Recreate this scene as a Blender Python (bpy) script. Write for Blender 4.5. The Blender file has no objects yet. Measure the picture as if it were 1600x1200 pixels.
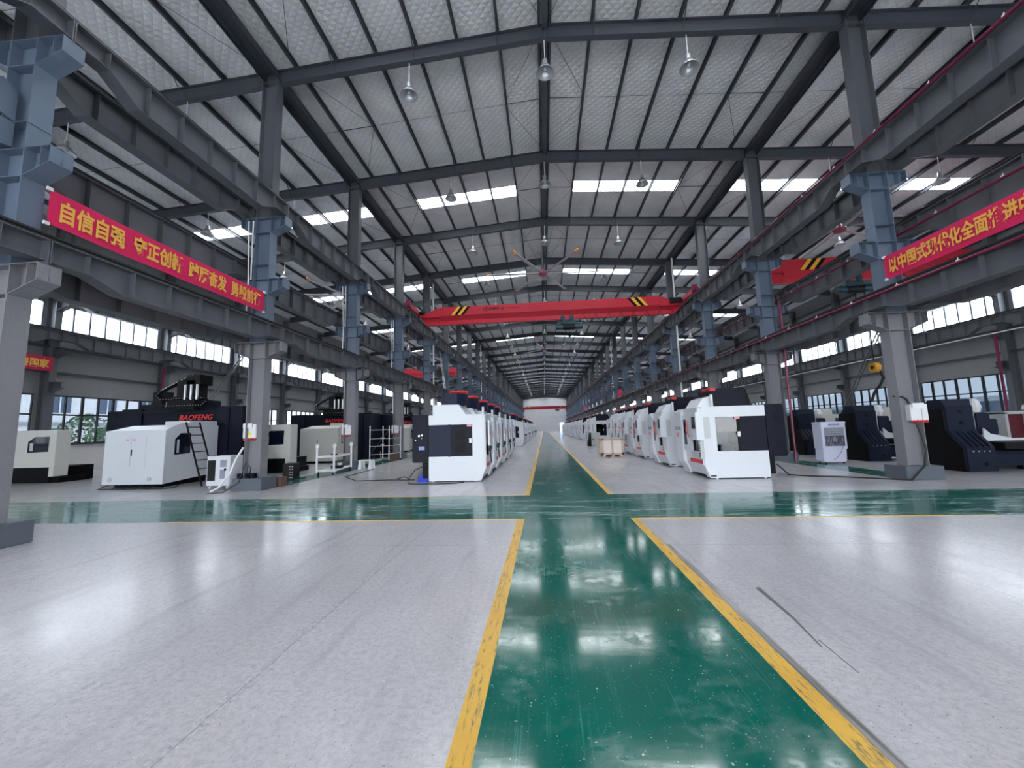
import bpy, bmesh, math, random
from mathutils import Vector, Matrix, Euler

random.seed(7)
SC = bpy.context.scene
COL = SC.collection

# ------------------------------------------------------------------ camera
F_PX, PITCH, YAW, ROLL, EYE = 609.0068, 0.113422, -0.0791948, -0.0276999, 1.665

def cam_ray(px, py):
    u = (px - 800) / F_PX; v = (600 - py) / F_PX
    c, s = math.cos(ROLL), math.sin(ROLL); u, v = u*c - v*s, u*s + v*c
    x, y, z = u, 1.0, v
    c, s = math.cos(PITCH), math.sin(PITCH); y, z = y*c - z*s, y*s + z*c
    c, s = math.cos(YAW), math.sin(YAW); x, y = x*c + y*s, -x*s + y*c
    return Vector((x, y, z))

cam_data = bpy.data.cameras.new('camera')
cam_data.sensor_width = 36.0
cam_data.lens = F_PX / 1600 * 36.0
cam_data.clip_start = 0.05
cam_data.clip_end = 600
cam = bpy.data.objects.new('camera', cam_data)
COL.objects.link(cam)
_f = cam_ray(800, 600).normalized()
_r = (cam_ray(900, 600) - cam_ray(800, 600)).normalized()
_u = _r.cross(_f).normalized()
cam.matrix_world = Matrix(((_r.x, _u.x, -_f.x, 0), (_r.y, _u.y, -_f.y, 0), (_r.z, _u.z, -_f.z, EYE), (0, 0, 0, 1)))
SC.camera = cam

# ------------------------------------------------------------------ light and exposure
SC.view_settings.view_transform = 'Standard'
SC.view_settings.look = 'None'
SC.view_settings.gamma = 1.0
SC.view_settings.use_curve_mapping = False
SC.view_settings.exposure = 1.5
SKY = 5.5           # overcast daylight seen through windows and the open gate behind the camera
ROOFLIGHT = 6.5     # glow of the translucent roof strips
SC.cycles.max_bounces = 8
SC.cycles.diffuse_bounces = 5
SC.cycles.glossy_bounces = 4
SC.cycles.transmission_bounces = 4
SC.cycles.transparent_max_bounces = 12
SC.cycles.caustics_reflective = False
SC.cycles.caustics_refractive = False
SC.cycles.sample_clamp_indirect = 6.0

world = bpy.data.worlds.new('overcast_sky')
SC.world = world
world.use_nodes = True
wn = world.node_tree
wn.nodes.clear()
wo = wn.nodes.new('ShaderNodeOutputWorld')
wb = wn.nodes.new('ShaderNodeBackground')
wt = wn.nodes.new('ShaderNodeTexCoord')
wr = wn.nodes.new('ShaderNodeValToRGB')
wsx = wn.nodes.new('ShaderNodeSeparateXYZ')
wn.links.new(wt.outputs['Generated'], wsx.inputs[0])
wn.links.new(wsx.outputs['Z'], wr.inputs['Fac'])
wr.color_ramp.elements[0].position = 0.0
wr.color_ramp.elements[0].color = (0.93, 0.96, 1.0, 1)
wr.color_ramp.elements[1].position = 0.8
wr.color_ramp.elements[1].color = (0.86, 0.93, 1.0, 1)
wn.links.new(wr.outputs['Color'], wb.inputs['Color'])
wb.inputs['Strength'].default_value = SKY
wn.links.new(wb.outputs[0], wo.inputs['Surface'])

# ------------------------------------------------------------------ materials
def srgb(r, g, b):
    f = lambda c: (c/255/12.92) if c/255 <= 0.04045 else ((c/255+0.055)/1.055)**2.4
    return (f(r), f(g), f(b))

def new_mat(name):
    m = bpy.data.materials.new(name); m.use_nodes = True
    nt = m.node_tree
    return m, nt, nt.nodes['Principled BSDF']

def mat(name, rgb, rough=0.5, metal=0.0, var=0.0, vscale=4.0, bump=0.0, bscale=60.0, spec=0.5, emit=None, estr=0.0, coat=0.0):
    m, nt, b = new_mat(name)
    c = srgb(*rgb)
    b.inputs['Base Color'].default_value = (*c, 1)
    b.inputs['Roughness'].default_value = rough
    b.inputs['Metallic'].default_value = metal
    b.inputs['Specular IOR Level'].default_value = spec
    b.inputs['Coat Weight'].default_value = coat
    if var > 0:
        tc = nt.nodes.new('ShaderNodeTexCoord')
        nz = nt.nodes.new('ShaderNodeTexNoise'); nz.inputs['Scale'].default_value = vscale; nz.inputs['Detail'].default_value = 6
        nt.links.new(tc.outputs['Object'], nz.inputs['Vector'])
        mx = nt.nodes.new('ShaderNodeMix'); mx.data_type = 'RGBA'
        mx.inputs['A'].default_value = (*[v*(1-var) for v in c], 1)
        mx.inputs['B'].default_value = (*[min(1, v*(1+var)) for v in c], 1)
        nt.links.new(nz.outputs['Fac'], mx.inputs['Factor'])
        nt.links.new(mx.outputs['Result'], b.inputs['Base Color'])
    if bump > 0:
        tc = nt.nodes.new('ShaderNodeTexCoord')
        nz = nt.nodes.new('ShaderNodeTexNoise'); nz.inputs['Scale'].default_value = bscale; nz.inputs['Detail'].default_value = 4
        nt.links.new(tc.outputs['Object'], nz.inputs['Vector'])
        bp = nt.nodes.new('ShaderNodeBump'); bp.inputs['Strength'].default_value = bump; bp.inputs['Distance'].default_value = 0.02
        nt.links.new(nz.outputs['Fac'], bp.inputs['Height'])
        nt.links.new(bp.outputs['Normal'], b.inputs['Normal'])
    if emit:
        b.inputs['Emission Color'].default_value = (*srgb(*emit), 1)
        b.inputs['Emission Strength'].default_value = estr
    return m

def glass(name, tint, gloss=0.08):
    m, nt, b = new_mat(name)
    nt.nodes.remove(b)
    out = nt.nodes['Material Output']
    tr = nt.nodes.new('ShaderNodeBsdfTransparent'); tr.inputs['Color'].default_value = (*tint, 1)
    gl = nt.nodes.new('ShaderNodeBsdfGlossy'); gl.inputs['Roughness'].default_value = 0.03
    lw = nt.nodes.new('ShaderNodeLayerWeight'); lw.inputs['Blend'].default_value = 0.5
    pw = nt.nodes.new('ShaderNodeMath'); pw.operation = 'POWER'; pw.inputs[1].default_value = 4.0
    ml = nt.nodes.new('ShaderNodeMath'); ml.operation = 'MULTIPLY_ADD'; ml.inputs[1].default_value = .6; ml.inputs[2].default_value = .03
    mx = nt.nodes.new('ShaderNodeMixShader')
    nt.links.new(lw.outputs['Facing'], pw.inputs[0]); nt.links.new(pw.outputs[0], ml.inputs[0])
    nt.links.new(ml.outputs[0], mx.inputs['Fac'])
    nt.links.new(tr.outputs[0], mx.inputs[1]); nt.links.new(gl.outputs[0], mx.inputs[2])
    nt.links.new(mx.outputs[0], out.inputs['Surface'])
    return m

class NT:
    """tiny helper for writing node graphs"""
    def __init__(s, nt): s.nt = nt
    def n(s, kind, **kw):
        nd = s.nt.nodes.new(kind)
        for k, v in kw.items():
            if hasattr(nd, k): setattr(nd, k, v)
        return nd
    def l(s, a, b): s.nt.links.new(a, b)
    def math(s, op, a, b=None, clamp=False):
        nd = s.nt.nodes.new('ShaderNodeMath'); nd.operation = op; nd.use_clamp = clamp
        for i, v in enumerate((a, b)):
            if v is None: continue
            if isinstance(v, (int, float)): nd.inputs[i].default_value = v
            else: s.l(v, nd.inputs[i])
        return nd.outputs[0]
    def noise(s, vec, scale, detail=4, rough=0.55, sc=None):
        if sc is not None:
            mp = s.nt.nodes.new('ShaderNodeMapping'); mp.inputs['Scale'].default_value = sc
            s.l(vec, mp.inputs['Vector']); vec = mp.outputs[0]
        nd = s.nt.nodes.new('ShaderNodeTexNoise'); nd.inputs['Scale'].default_value = scale
        nd.inputs['Detail'].default_value = detail; nd.inputs['Roughness'].default_value = rough
        s.l(vec, nd.inputs['Vector']); return nd.outputs['Fac']
    def ramp(s, fac, p0, p1, c0=(0, 0, 0, 1), c1=(1, 1, 1, 1)):
        nd = s.nt.nodes.new('ShaderNodeValToRGB')
        nd.color_ramp.elements[0].position = p0; nd.color_ramp.elements[0].color = c0
        nd.color_ramp.elements[1].position = p1; nd.color_ramp.elements[1].color = c1
        s.l(fac, nd.inputs['Fac']); return nd.outputs['Color']
    def mix(s, fac, a, b):
        nd = s.nt.nodes.new('ShaderNodeMix'); nd.data_type = 'RGBA'
        for k, v in (('Factor', fac), ('A', a), ('B', b)):
            if isinstance(v, (int, float)): nd.inputs[k].default_value = v
            elif isinstance(v, tuple): nd.inputs[k].default_value = (*v[:3], 1)
            else: s.l(v, nd.inputs[k])
        return nd.outputs['Result']

def line_mask(g, coord, period, offset, width):
    """1 on thin lines repeating along one coordinate"""
    a = g.math('ADD', coord, -offset + period*100.5)
    m = g.math('MODULO', a, period)
    d = g.math('ABSOLUTE', g.math('SUBTRACT', m, period/2))
    return g.math('LESS_THAN', d, width)

def make_concrete():
    m, nt, b = new_mat('polished_concrete'); g = NT(nt)
    tc = g.n('ShaderNodeTexCoord'); P = tc.outputs['Object']
    sep = g.n('ShaderNodeSeparateXYZ'); g.l(P, sep.inputs[0])
    big = g.noise(P, 0.35, 5)
    mid = g.noise(P, 2.2, 6, 0.65)
    base = g.mix(g.ramp(big, .3, .7), srgb(188, 186, 190), srgb(204, 202, 206))
    fine = g.noise(P, 22, 6, .75)
    base = g.mix(g.math('MULTIPLY', g.ramp(fine, .44, .62), .50), base, srgb(158, 156, 160))
    base = g.mix(g.math('MULTIPLY', g.ramp(mid, .45, .75), .35), base, srgb(180, 178, 183))
    # long soft drag marks along the hall
    stk = g.noise(P, 1.0, 5, 0.65, sc=(4.0, 0.4, 1))
    base = g.mix(g.math('MULTIPLY', g.ramp(stk, .52, .70), .42), base, srgb(158, 157, 163))
    blot = g.noise(P, .9, 7, .7)
    base = g.mix(g.math('MULTIPLY', g.ramp(blot, .52, .72), .30), base, srgb(172, 170, 177))
    # chips: dark and pale grit
    spk = g.noise(P, 48, 3, 0.6)
    base = g.mix(g.math('MULTIPLY', g.ramp(spk, .64, .68), .6), base, srgb(104, 102, 106))
    spk2 = g.noise(P, 62, 2, 0.6)
    base = g.mix(g.math('MULTIPLY', g.ramp(spk2, .68, .71), .75), base, srgb(236, 236, 238))
    # worn joints along and across the hall with broken edges
    wob = g.math('MULTIPLY', g.math('SUBTRACT', g.noise(P, 3.0, 4), .5), .05)
    xw = g.math('ADD', sep.outputs['X'], wob)
    jx = line_mask(g, xw, 6.3, -2.06, .005)
    jb = line_mask(g, xw, 6.3, -2.06, .055)
    grit = g.noise(P, 30, 4, .8)
    base = g.mix(g.math('MULTIPLY', g.math('MULTIPLY', jb, g.ramp(grit, .56, .62)), .6), base, srgb(228, 228, 230))
    base = g.mix(g.math('MULTIPLY', g.math('MULTIPLY', jb, g.math('SUBTRACT', 1.0, g.ramp(grit, .36, .42))), .6), base, srgb(118, 116, 120))
    jy = line_mask(g, sep.outputs['Y'], 6.0, 5.80, 0.004)
    base = g.mix(g.math('MULTIPLY', g.math('MAXIMUM', jx, jy), .45), base, srgb(120, 118, 122))
    g.l(base, b.inputs['Base Color'])
    rr = g.math('ADD', g.math('MULTIPLY', mid, .24), .10)
    g.l(rr, b.inputs['Roughness'])
    b.inputs['Specular IOR Level'].default_value = 0.55
    bp = g.n('ShaderNodeBump'); bp.inputs['Strength'].default_value = .06; bp.inputs['Distance'].default_value = .01
    wav = g.noise(P, 3.0, 3, .5, sc=(.5, 2.0, 1))
    g.l(wav, bp.inputs['Height']); g.l(bp.outputs[0], b.inputs['Normal'])
    return m

def make_green(name, wear_sheen, sc, wave=.06, lo=.50, hi=.66):
    m, nt, b = new_mat(name); g = NT(nt)
    tc = g.n('ShaderNodeTexCoord'); P = tc.outputs['Object']
    big = g.noise(P, 0.6, 4)
    base = g.mix(g.ramp(big, .3, .7), srgb(0, 92, 80), srgb(4, 106, 92))
    w1 = g.noise(P, 1.3, 8, .7, sc=sc)
    w2 = g.noise(P, 9.0, 6, .7, sc=sc)
    wm = g.math('MULTIPLY', g.ramp(w1, lo, hi), g.ramp(w2, .40, .60))
    base = g.mix(g.math('MULTIPLY', wm, wear_sheen), base, srgb(150, 172, 178))
    for scale, t, k, c in ((46, .735, .8, (170, 215, 205)), (80, .72, .6, (140, 195, 185)), (24, .765, .8, (190, 225, 215))):
        spk = g.noise(P, scale, 1.5, .5)
        base = g.mix(g.math('MULTIPLY', g.ramp(spk, t, t+.012), k), base, srgb(*c))
    # long thin scratches and skid marks in several directions
    msk = g.ramp(g.noise(P, .8, 3), .42, .58)
    for rot, s, fx_, fy_, c in ((0.62, .5, 40, .6, (70, 150, 140)), (-0.5, .4, 52, .7, (74, 150, 142)), (1.45, .45, 44, .5, (80, 160, 150)),
                                (0.55, .35, 18, .45, (60, 110, 108)), (-.25, .4, 60, .4, (90, 165, 155)), (.1, .3, 70, .8, (60, 140, 130))):
        mp = g.n('ShaderNodeMapping'); mp.inputs['Rotation'].default_value = (0, 0, rot); mp.inputs['Scale'].default_value = (fx_, fy_, 1)
        g.l(P, mp.inputs['Vector'])
        sn = g.noise(mp.outputs[0], 1.0, 2, .4)
        base = g.mix(g.math('MULTIPLY', g.math('MULTIPLY', g.ramp(sn, .66, .72), msk), s), base, srgb(*c))
    g.l(base, b.inputs['Base Color'])
    rr = g.math('ADD', g.math('MULTIPLY', w2, .10), .05)
    rr = g.math('ADD', rr, g.math('MULTIPLY', wm, .25))
    g.l(rr, b.inputs['Roughness'])
    b.inputs['Specular IOR Level'].default_value = 0.55
    bp = g.n('ShaderNodeBump'); bp.inputs['Strength'].default_value = wave; bp.inputs['Distance'].default_value = .01
    wav = g.noise(P, 2.5, 3, .5, sc=(.5, 2.6, 1))
    g.l(wav, bp.inputs['Height']); g.l(bp.outputs[0], b.inputs['Normal'])
    return m

def make_yellow():
    m, nt, b = new_mat('worn_yellow_line_paint'); g = NT(nt)
    tc = g.n('ShaderNodeTexCoord'); P = tc.outputs['Object']
    sep = g.n('ShaderNodeSeparateXYZ'); g.l(P, sep.inputs[0])
    w = g.noise(P, 3.5, 6, .7, sc=(9, 1.2, 1))
    f = g.noise(P, 30, 4, .6, sc=(2.5, .5, 1))
    m1 = g.math('MULTIPLY', g.ramp(w, .52, .62), g.ramp(f, .38, .55))
    ln = g.noise(P, 1.0, 3, .5, sc=(60, .8, 1))
    m1 = g.math('MAXIMUM', m1, g.math('MULTIPLY', g.ramp(ln, .62, .68), .55))
    base = g.mix(g.ramp(g.noise(P, 2, 4), .3, .7), srgb(222, 170, 54), srgb(232, 188, 78))
    base = g.mix(m1, base, srgb(120, 105, 80))
    g.l(base, b.inputs['Base Color'])
    b.inputs['Roughness'].default_value = .38
    return m

def make_scuff():
    m, nt, b = new_mat('dark_scuffed_paint'); g = NT(nt)
    tc = g.n('ShaderNodeTexCoord'); P = tc.outputs['Object']
    ln = g.noise(P, 1.0, 5, .6, sc=(40, .9, 1))
    base = g.mix(g.ramp(ln, .35, .65), srgb(96, 93, 94), srgb(176, 172, 172))
    g.l(base, b.inputs['Base Color']); b.inputs['Roughness'].default_value = .5
    return m

def make_roof():
    m, nt, b = new_mat('quilted_foil_insulation'); g = NT(nt)
    tc = g.n('ShaderNodeTexCoord'); P = tc.outputs['Object']
    big = g.noise(P, .9, 5)
    base = g.mix(g.ramp(big, .3, .7), srgb(222, 224, 226), srgb(240, 241, 242))
    sep = g.n('ShaderNodeSeparateXYZ'); g.l(P, sep.inputs[0])
    # diamond quilting: two diagonal thread families
    a = g.math('ADD', sep.outputs['X'], sep.outputs['Y']); c = g.math('SUBTRACT', sep.outputs['X'], sep.outputs['Y'])
    per = .30
    def tri(v):
        t = g.math('MODULO', g.math('ADD', v, 400*per), per)
        return g.math('ABSOLUTE', g.math('SUBTRACT', t, per/2))
    da, dc = tri(a), tri(c)
    puff = g.math('MINIMUM', da, dc)
    thr = g.math('LESS_THAN', g.math('MINIMUM', g.math('SUBTRACT', per/2, da), g.math('SUBTRACT', per/2, dc)), .006)
    base = g.mix(g.math('MULTIPLY', thr, .35), base, srgb(120, 122, 126))
    seam = line_mask(g, sep.outputs['Y'], 1.5, 0.4, .012)
    base = g.mix(g.math('MULTIPLY', seam, .5), base, srgb(236, 238, 240))
    g.l(base, b.inputs['Base Color'])
    b.inputs['Roughness'].default_value = .42
    b.inputs['Metallic'].default_value = .1
    h = g.math('ADD', g.math('MULTIPLY', g.noise(P, 3.5, 4, .6), .12), g.math('SUBTRACT', 0.0, g.math('MAXIMUM', da, dc)))
    bp = g.n('ShaderNodeBump'); bp.inputs['Strength'].default_value = .55; bp.inputs['Distance'].default_value = .30
    g.l(h, bp.inputs['Height']); g.l(bp.outputs[0], b.inputs['Normal'])
    return m

def make_corrugated(name, rgb, axis='Y', per=.22):
    m, nt, b = new_mat(name); g = NT(nt)
    tc = g.n('ShaderNodeTexCoord'); P = tc.outputs['Object']
    sep = g.n('ShaderNodeSeparateXYZ'); g.l(P, sep.inputs[0])
    t = g.math('MODULO', g.math('ADD', sep.outputs[axis], per*4000), per)
    rib = g.math('LESS_THAN', t, per*.16)
    c = srgb(*rgb)
    base = g.mix(g.noise(P, .7, 5), tuple(v*.88 for v in c), tuple(min(1, v*1.12) for v in c))
    g.l(base, b.inputs['Base Color'])
    b.inputs['Roughness'].default_value = .5
    bp = g.n('ShaderNodeBump'); bp.inputs['Strength'].default_value = .9; bp.inputs['Distance'].default_value = .04
    g.l(rib, bp.inputs['Height']); g.l(bp.outputs[0], b.inputs['Normal'])
    return m

M = {}
M['concrete'] = make_concrete()
M['green'] = make_green('green_floor_paint', .10, (1, 1, 1))
M['green_worn_sheen'] = make_green('worn_green_paint_with_sheen', .62, (.28, 2.4, 1), wave=.22, lo=.44, hi=.62)  # pale cross streaks: wear, plus window reflections painted into the colour
M['yellow'] = make_yellow()
M['roof'] = make_roof()
M['wall'] = make_corrugated('ribbed_wall_sheet', (132, 134, 136))
M['endwall'] = make_corrugated('ribbed_end_wall_sheet', (205, 205, 208), 'X', .3)
M['plaster'] = mat('white_plaster', (205, 203, 202), .7, var=.06, vscale=1.5)
M['steel'] = mat('grey_painted_steel', (88, 91, 97), .5, var=.10, vscale=2.0)
M['steel_dark'] = mat('dark_grey_painted_steel', (68, 72, 80), .5, var=.10, vscale=2.0)
M['blue'] = mat('blue_grey_steel_paint', (100, 114, 134), .5, var=.06, vscale=2.0)
M['fireproof'] = mat('grey_fireproof_coating', (124, 124, 130), .8, var=.08, vscale=3.0, bump=.5, bscale=26)
M['plinth'] = mat('grey_plinth_paint', (84, 92, 102), .55, var=.10, vscale=2.5)
M['rail'] = mat('dark_rail_steel', (52, 52, 55), .4, metal=.6)
M['rooflight'] = mat('translucent_roof_sheet', (235, 240, 245), .4, emit=(245, 250, 255), estr=ROOFLIGHT)
M['red'] = mat('red_crane_paint', (190, 34, 54), .38, var=.05, vscale=1.5)
M['black'] = mat('black_paint', (8, 8, 11), .5, spec=.18)
M['stripe_yellow'] = mat('yellow_stripe_paint', (240, 182, 42), .45)
M['teal'] = mat('teal_hoist_paint', (8, 62, 74), .4, var=.1)
M['banner'] = mat('magenta_red_banner_cloth', (214, 20, 88), .75, var=.05, vscale=2)
M['banner_dark'] = mat('dark_red_banner_cloth', (168, 12, 62), .75, var=.05, vscale=2)
M['gold'] = mat('gold_banner_lettering', (238, 178, 74), .6)
M['white'] = mat('white_machine_enamel', (212, 217, 224), .32, var=.02, vscale=2)
M['lightgrey'] = mat('light_grey_machine_enamel', (186, 190, 192), .38, var=.02)
M['cream'] = mat('warm_white_machine_enamel', (212, 212, 206), .42, var=.03)
M['navy'] = mat('navy_machine_enamel', (9, 15, 32), .45, var=.1, spec=.18)
M['navy2'] = mat('slate_navy_machine_enamel', (22, 31, 54), .42, var=.08, spec=.2)
M['cast'] = mat('blue_black_cast_iron_paint', (22, 31, 50), .5, var=.12, vscale=5, spec=.22)
M['darkint'] = mat('dark_machine_interior', (14, 15, 18), .5, spec=.3)
M['tint'] = mat('dark_window_glass', (18, 26, 44), .08, spec=.7)
M['chrome'] = mat('bright_steel', (205, 208, 212), .22, metal=.9)
M['alu'] = mat('brushed_aluminium', (200, 202, 205), .35, metal=.8)
M['lampmetal'] = mat('pressed_aluminium_shade', (190, 192, 196), .4, metal=.6)
M['whitepaint'] = mat('white_pipe_paint', (226, 228, 230), .4)
M['pinkpipe'] = mat('magenta_conductor_pipe', (112, 12, 58), .4)
M['redplastic'] = mat('red_plastic', (205, 40, 50), .4)
M['handle'] = mat('faded_red_handle', (206, 120, 118), .45)
M['pink'] = mat('magenta_marker', (226, 90, 180), .6)
M['bluetray'] = mat('blue_plastic', (24, 60, 200), .4)
M['wood'] = mat('pale_plywood', (212, 188, 170), .6, var=.08, vscale=6)
M['woodlight'] = mat('pale_plywood_panel', (236, 228, 220), .6, var=.05, vscale=6)
M['cardboard'] = mat('brown_cardboard', (100, 74, 66), .8, var=.08)
M['rubber'] = mat('black_rubber', (18, 18, 20), .6)
M['label'] = mat('white_label', (230, 232, 238), .5)
M['labelpink'] = mat('pale_red_warning_label', (232, 150, 165), .5)
M['labelblue'] = mat('pale_blue_nameplate', (130, 150, 200), .4)
M['labelyellow'] = mat('yellow_warning_label', (236, 226, 70), .5)
M['redtext'] = mat('red_lettering', (226, 44, 40), .45)
M['greytext'] = mat('dark_grey_lettering', (50, 52, 60), .5)
M['cooler'] = mat('pale_lilac_plastic', (206, 210, 232), .35)
M['handlepale'] = mat('pale_pink_handle', (205, 168, 172), .45)
M['coolergrey'] = mat('grey_lilac_grille', (140, 140, 160), .45)
M['frameblack'] = mat('black_window_frame', (20, 24, 34), .4)
M['framewhite'] = mat('pale_window_frame', (120, 126, 142), .4)
M['glass'] = glass('clear_window_glass', (.92, .95, .97))
M['bluetint'] = glass('blue_tinted_glass', (.175, .195, .216))
M['palet'] = glass('lightly_tinted_glass', (.34, .355, .37))
M['machineglass'] = glass('smoked_machine_glass', (.42, .46, .50))
M['orange'] = mat('orange_blade_tip', (236, 150, 60), .5)
M['fanblade'] = mat('grey_fan_blade', (176, 172, 178), .4, metal=.2)
M['fanhub'] = mat('dull_red_fan_hub', (150, 70, 84), .4)
M['hookyellow'] = mat('yellow_hook_block', (220, 160, 40), .45)
M['cyan'] = mat('cyan_signal_lens', (120, 220, 220), .3)
M['leaf'] = mat('green_leaves', (88, 118, 82), .7, var=.3, vscale=3)
M['bark'] = mat('grey_bark', (92, 84, 76), .9, var=.2)
M['bldg'] = mat('white_render', (232, 234, 240), .8, var=.03)
M['bldgwin'] = mat('grey_window_pane', (96, 112, 134), .2)
M['bldgband'] = mat('grey_render_band', (160, 165, 175), .8)
M['brownred'] = mat('rusty_castings', (104, 62, 56), .7, var=.2)
M['slats'] = glass('pale_blue_doorway_tint', (.28, .45, .85))
M['ground'] = mat('pale_bounce_paving', (222, 221, 218), .9, var=.05)  # made this pale to bounce daylight up onto the roof lining
M['screen'] = mat('dark_screen', (24, 28, 36), .15)

# ------------------------------------------------------------------ mesh building
class MB:
    def __init__(s): s.v = []; s.f = []; s.m = []
    def add(s, verts, faces, m=0):
        o = len(s.v); s.v += [tuple(p) for p in verts]
        for f in faces: s.f.append([i+o for i in f]); s.m.append(m)
        return s
    def box(s, x0, x1, y0, y1, z0, z1, m=0):
        if x0 > x1: x0, x1 = x1, x0
        if y0 > y1: y0, y1 = y1, y0
        if z0 > z1: z0, z1 = z1, z0
        return s.add([(x0,y0,z0),(x1,y0,z0),(x1,y1,z0),(x0,y1,z0),(x0,y0,z1),(x1,y0,z1),(x1,y1,z1),(x0,y1,z1)],
                     [(0,3,2,1),(4,5,6,7),(0,1,5,4),(1,2,6,5),(2,3,7,6),(3,0,4,7)], m)
    def prism(s, poly, axis, a0, a1, m=0):
        """extrude a 2D polygon: axis 'Y' takes (x,z), 'X' takes (y,z), 'Z' takes (x,y)"""
        def P(p, a):
            if axis == 'Y': return (p[0], a, p[1])
            if axis == 'X': return (a, p[0], p[1])
            return (p[0], p[1], a)
        n = len(poly)
        vs = [P(p, a0) for p in poly] + [P(p, a1) for p in poly]
        fs = [tuple(range(n))[::-1], tuple(range(n, 2*n))] + [(i, (i+1) % n, n+(i+1) % n, n+i) for i in range(n)]
        return s.add(vs, fs, m)
    def hexa(s, b, t, m=0):
        """8-corner solid from 4 bottom and 4 top points"""
        return s.add(list(b)+list(t), [(0,3,2,1),(4,5,6,7),(0,1,5,4),(1,2,6,5),(2,3,7,6),(3,0,4,7)], m)
    def tube(s, pts, r, n=8, m=0, caps=True):
        pts = [Vector(p) for p in pts]; rings = []
        up = None
        for i, p in enumerate(pts):
            d = (pts[min(i+1, len(pts)-1)] - pts[max(i-1, 0)]).normalized()
            if up is None:
                up = Vector((0, 0, 1)) if abs(d.z) < .9 else Vector((1, 0, 0))
            a = d.cross(up).normalized(); b2 = a.cross(d).normalized(); up = b2
            rr = r[i] if isinstance(r, (list, tuple)) else r
            rings.append([p + a*math.cos(2*math.pi*k/n)*rr + b2*math.sin(2*math.pi*k/n)*rr for k in range(n)])
        vs = [q for ring in rings for q in ring]; fs = []
        for i in range(len(pts)-1):
            for k in range(n):
                fs.append((i*n+k, i*n+(k+1) % n, (i+1)*n+(k+1) % n, (i+1)*n+k))
        if caps:
            fs.append(tuple(range(n))[::-1]); fs.append(tuple((len(pts)-1)*n+k for k in range(n)))
        return s.add(vs, fs, m)
    def lathe(s, prof, c=(0, 0, 0), n=16, m=0):
        """profile of (radius, z) turned round the vertical axis"""
        vs = []; fs = []
        for r, z in prof:
            for k in range(n):
                a = 2*math.pi*k/n
                vs.append((c[0]+r*math.cos(a), c[1]+r*math.sin(a), c[2]+z))
        for i in range(len(prof)-1):
            for k in range(n):
                fs.append((i*n+k, i*n+(k+1) % n, (i+1)*n+(k+1) % n, (i+1)*n+k))
        fs.append(tuple(range(n))[::-1]); fs.append(tuple((len(prof)-1)*n+k for k in range(n)))
        return s.add(vs, fs, m)
    def flipx(s, sgn):
        if sgn < 0: s.v = [(-x, y, z) for x, y, z in s.v]
        return s
    def mesh(s, name, mats, bevel=0.0, smooth=False):
        me = bpy.data.meshes.new(name)
        me.from_pydata(s.v, [], s.f)
        for mm in mats: me.materials.append(mm)
        me.polygons.foreach_set('material_index', s.m)
        bm = bmesh.new(); bm.from_mesh(me)
        bmesh.ops.recalc_face_normals(bm, faces=bm.faces)
        if bevel > 0:
            es = [e for e in bm.edges if len(e.link_faces) == 2 and e.calc_face_angle(0) > .6]
            bmesh.ops.bevel(bm, geom=es, offset=bevel, segments=2, affect='EDGES', clamp_overlap=True)
        bm.to_mesh(me); bm.free()
        if smooth:
            me.polygons.foreach_set('use_smooth', [True]*len(me.polygons))
        me.update()
        return me
    def build(s, name, mats, parent=None, loc=None, bevel=0.0, smooth=False):
        if not isinstance(mats, (list, tuple)): mats = [mats]
        o = bpy.data.objects.new(name, s.mesh(name, mats, bevel, smooth)); COL.objects.link(o)
        if parent is not None: o.parent = parent
        if loc is not None: o.location = loc
        return o

def tag(o, label=None, cat=None, group=None, kind=None):
    if label: o['label'] = label
    if cat: o['category'] = cat
    if group: o['group'] = group
    if kind: o['kind'] = kind
    return o

def empty(name, loc, label, cat, group=None, rz=0.0):
    o = bpy.data.objects.new(name, None); COL.objects.link(o)
    o.location = loc; o.rotation_euler = (0, 0, rz); o.empty_display_size = .2
    return tag(o, label, cat, group)

def copy_tree(o, parent=None):
    kids = list(o.children)
    c = o.copy(); COL.objects.link(c)
    if parent is not None: c.parent = parent
    for ch in kids: copy_tree(ch, c)
    return c

def text_mesh(name, s, height, m, bold=0.0, depth=.004, width=None, shear=0.0, spacing=1.0):
    """lettering as a thin solid mesh; origin at its lower left corner, x to the right, y up, z out"""
    cu = bpy.data.curves.new(name, 'FONT'); cu.body = s; cu.size = 1.0; cu.extrude = .01; cu.offset = bold
    cu.shear = shear; cu.space_character = spacing; cu.resolution_u = 2
    t = bpy.data.objects.new(name, cu); COL.objects.link(t)
    dg = bpy.context.evaluated_depsgraph_get(); dg.update()
    me = bpy.data.meshes.new_from_object(t.evaluated_get(dg))
    bpy.data.objects.remove(t); bpy.data.curves.remove(cu)
    me.name = name
    xs = [v.co.x for v in me.vertices]; ys = [v.co.y for v in me.vertices]
    x0, x1, y0, y1 = min(xs), max(xs), min(ys), max(ys)
    k = height/(y1-y0); kx = k if width is None else width/(x1-x0)
    for v in me.vertices:
        v.co = ((v.co.x-x0)*kx, (v.co.y-y0)*k, depth if v.co.z > 0 else 0.0)
    me.materials.clear(); me.materials.append(m)
    return me

def put_text(me, name, origin, xdir, parent=None):
    """stand lettering upright; xdir is the reading direction"""
    o = bpy.data.objects.new(name, me); COL.objects.link(o)
    x = Vector(xdir).normalized(); y = Vector((0, 0, 1)); z = x.cross(y)
    mw = Matrix(((x.x, y.x, z.x, origin[0]), (x.y, y.y, z.y, origin[1]), (x.z, y.z, z.z, origin[2]), (0, 0, 0, 1)))
    if parent is not None: o.parent = parent
    o.matrix_local = mw
    return o

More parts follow.
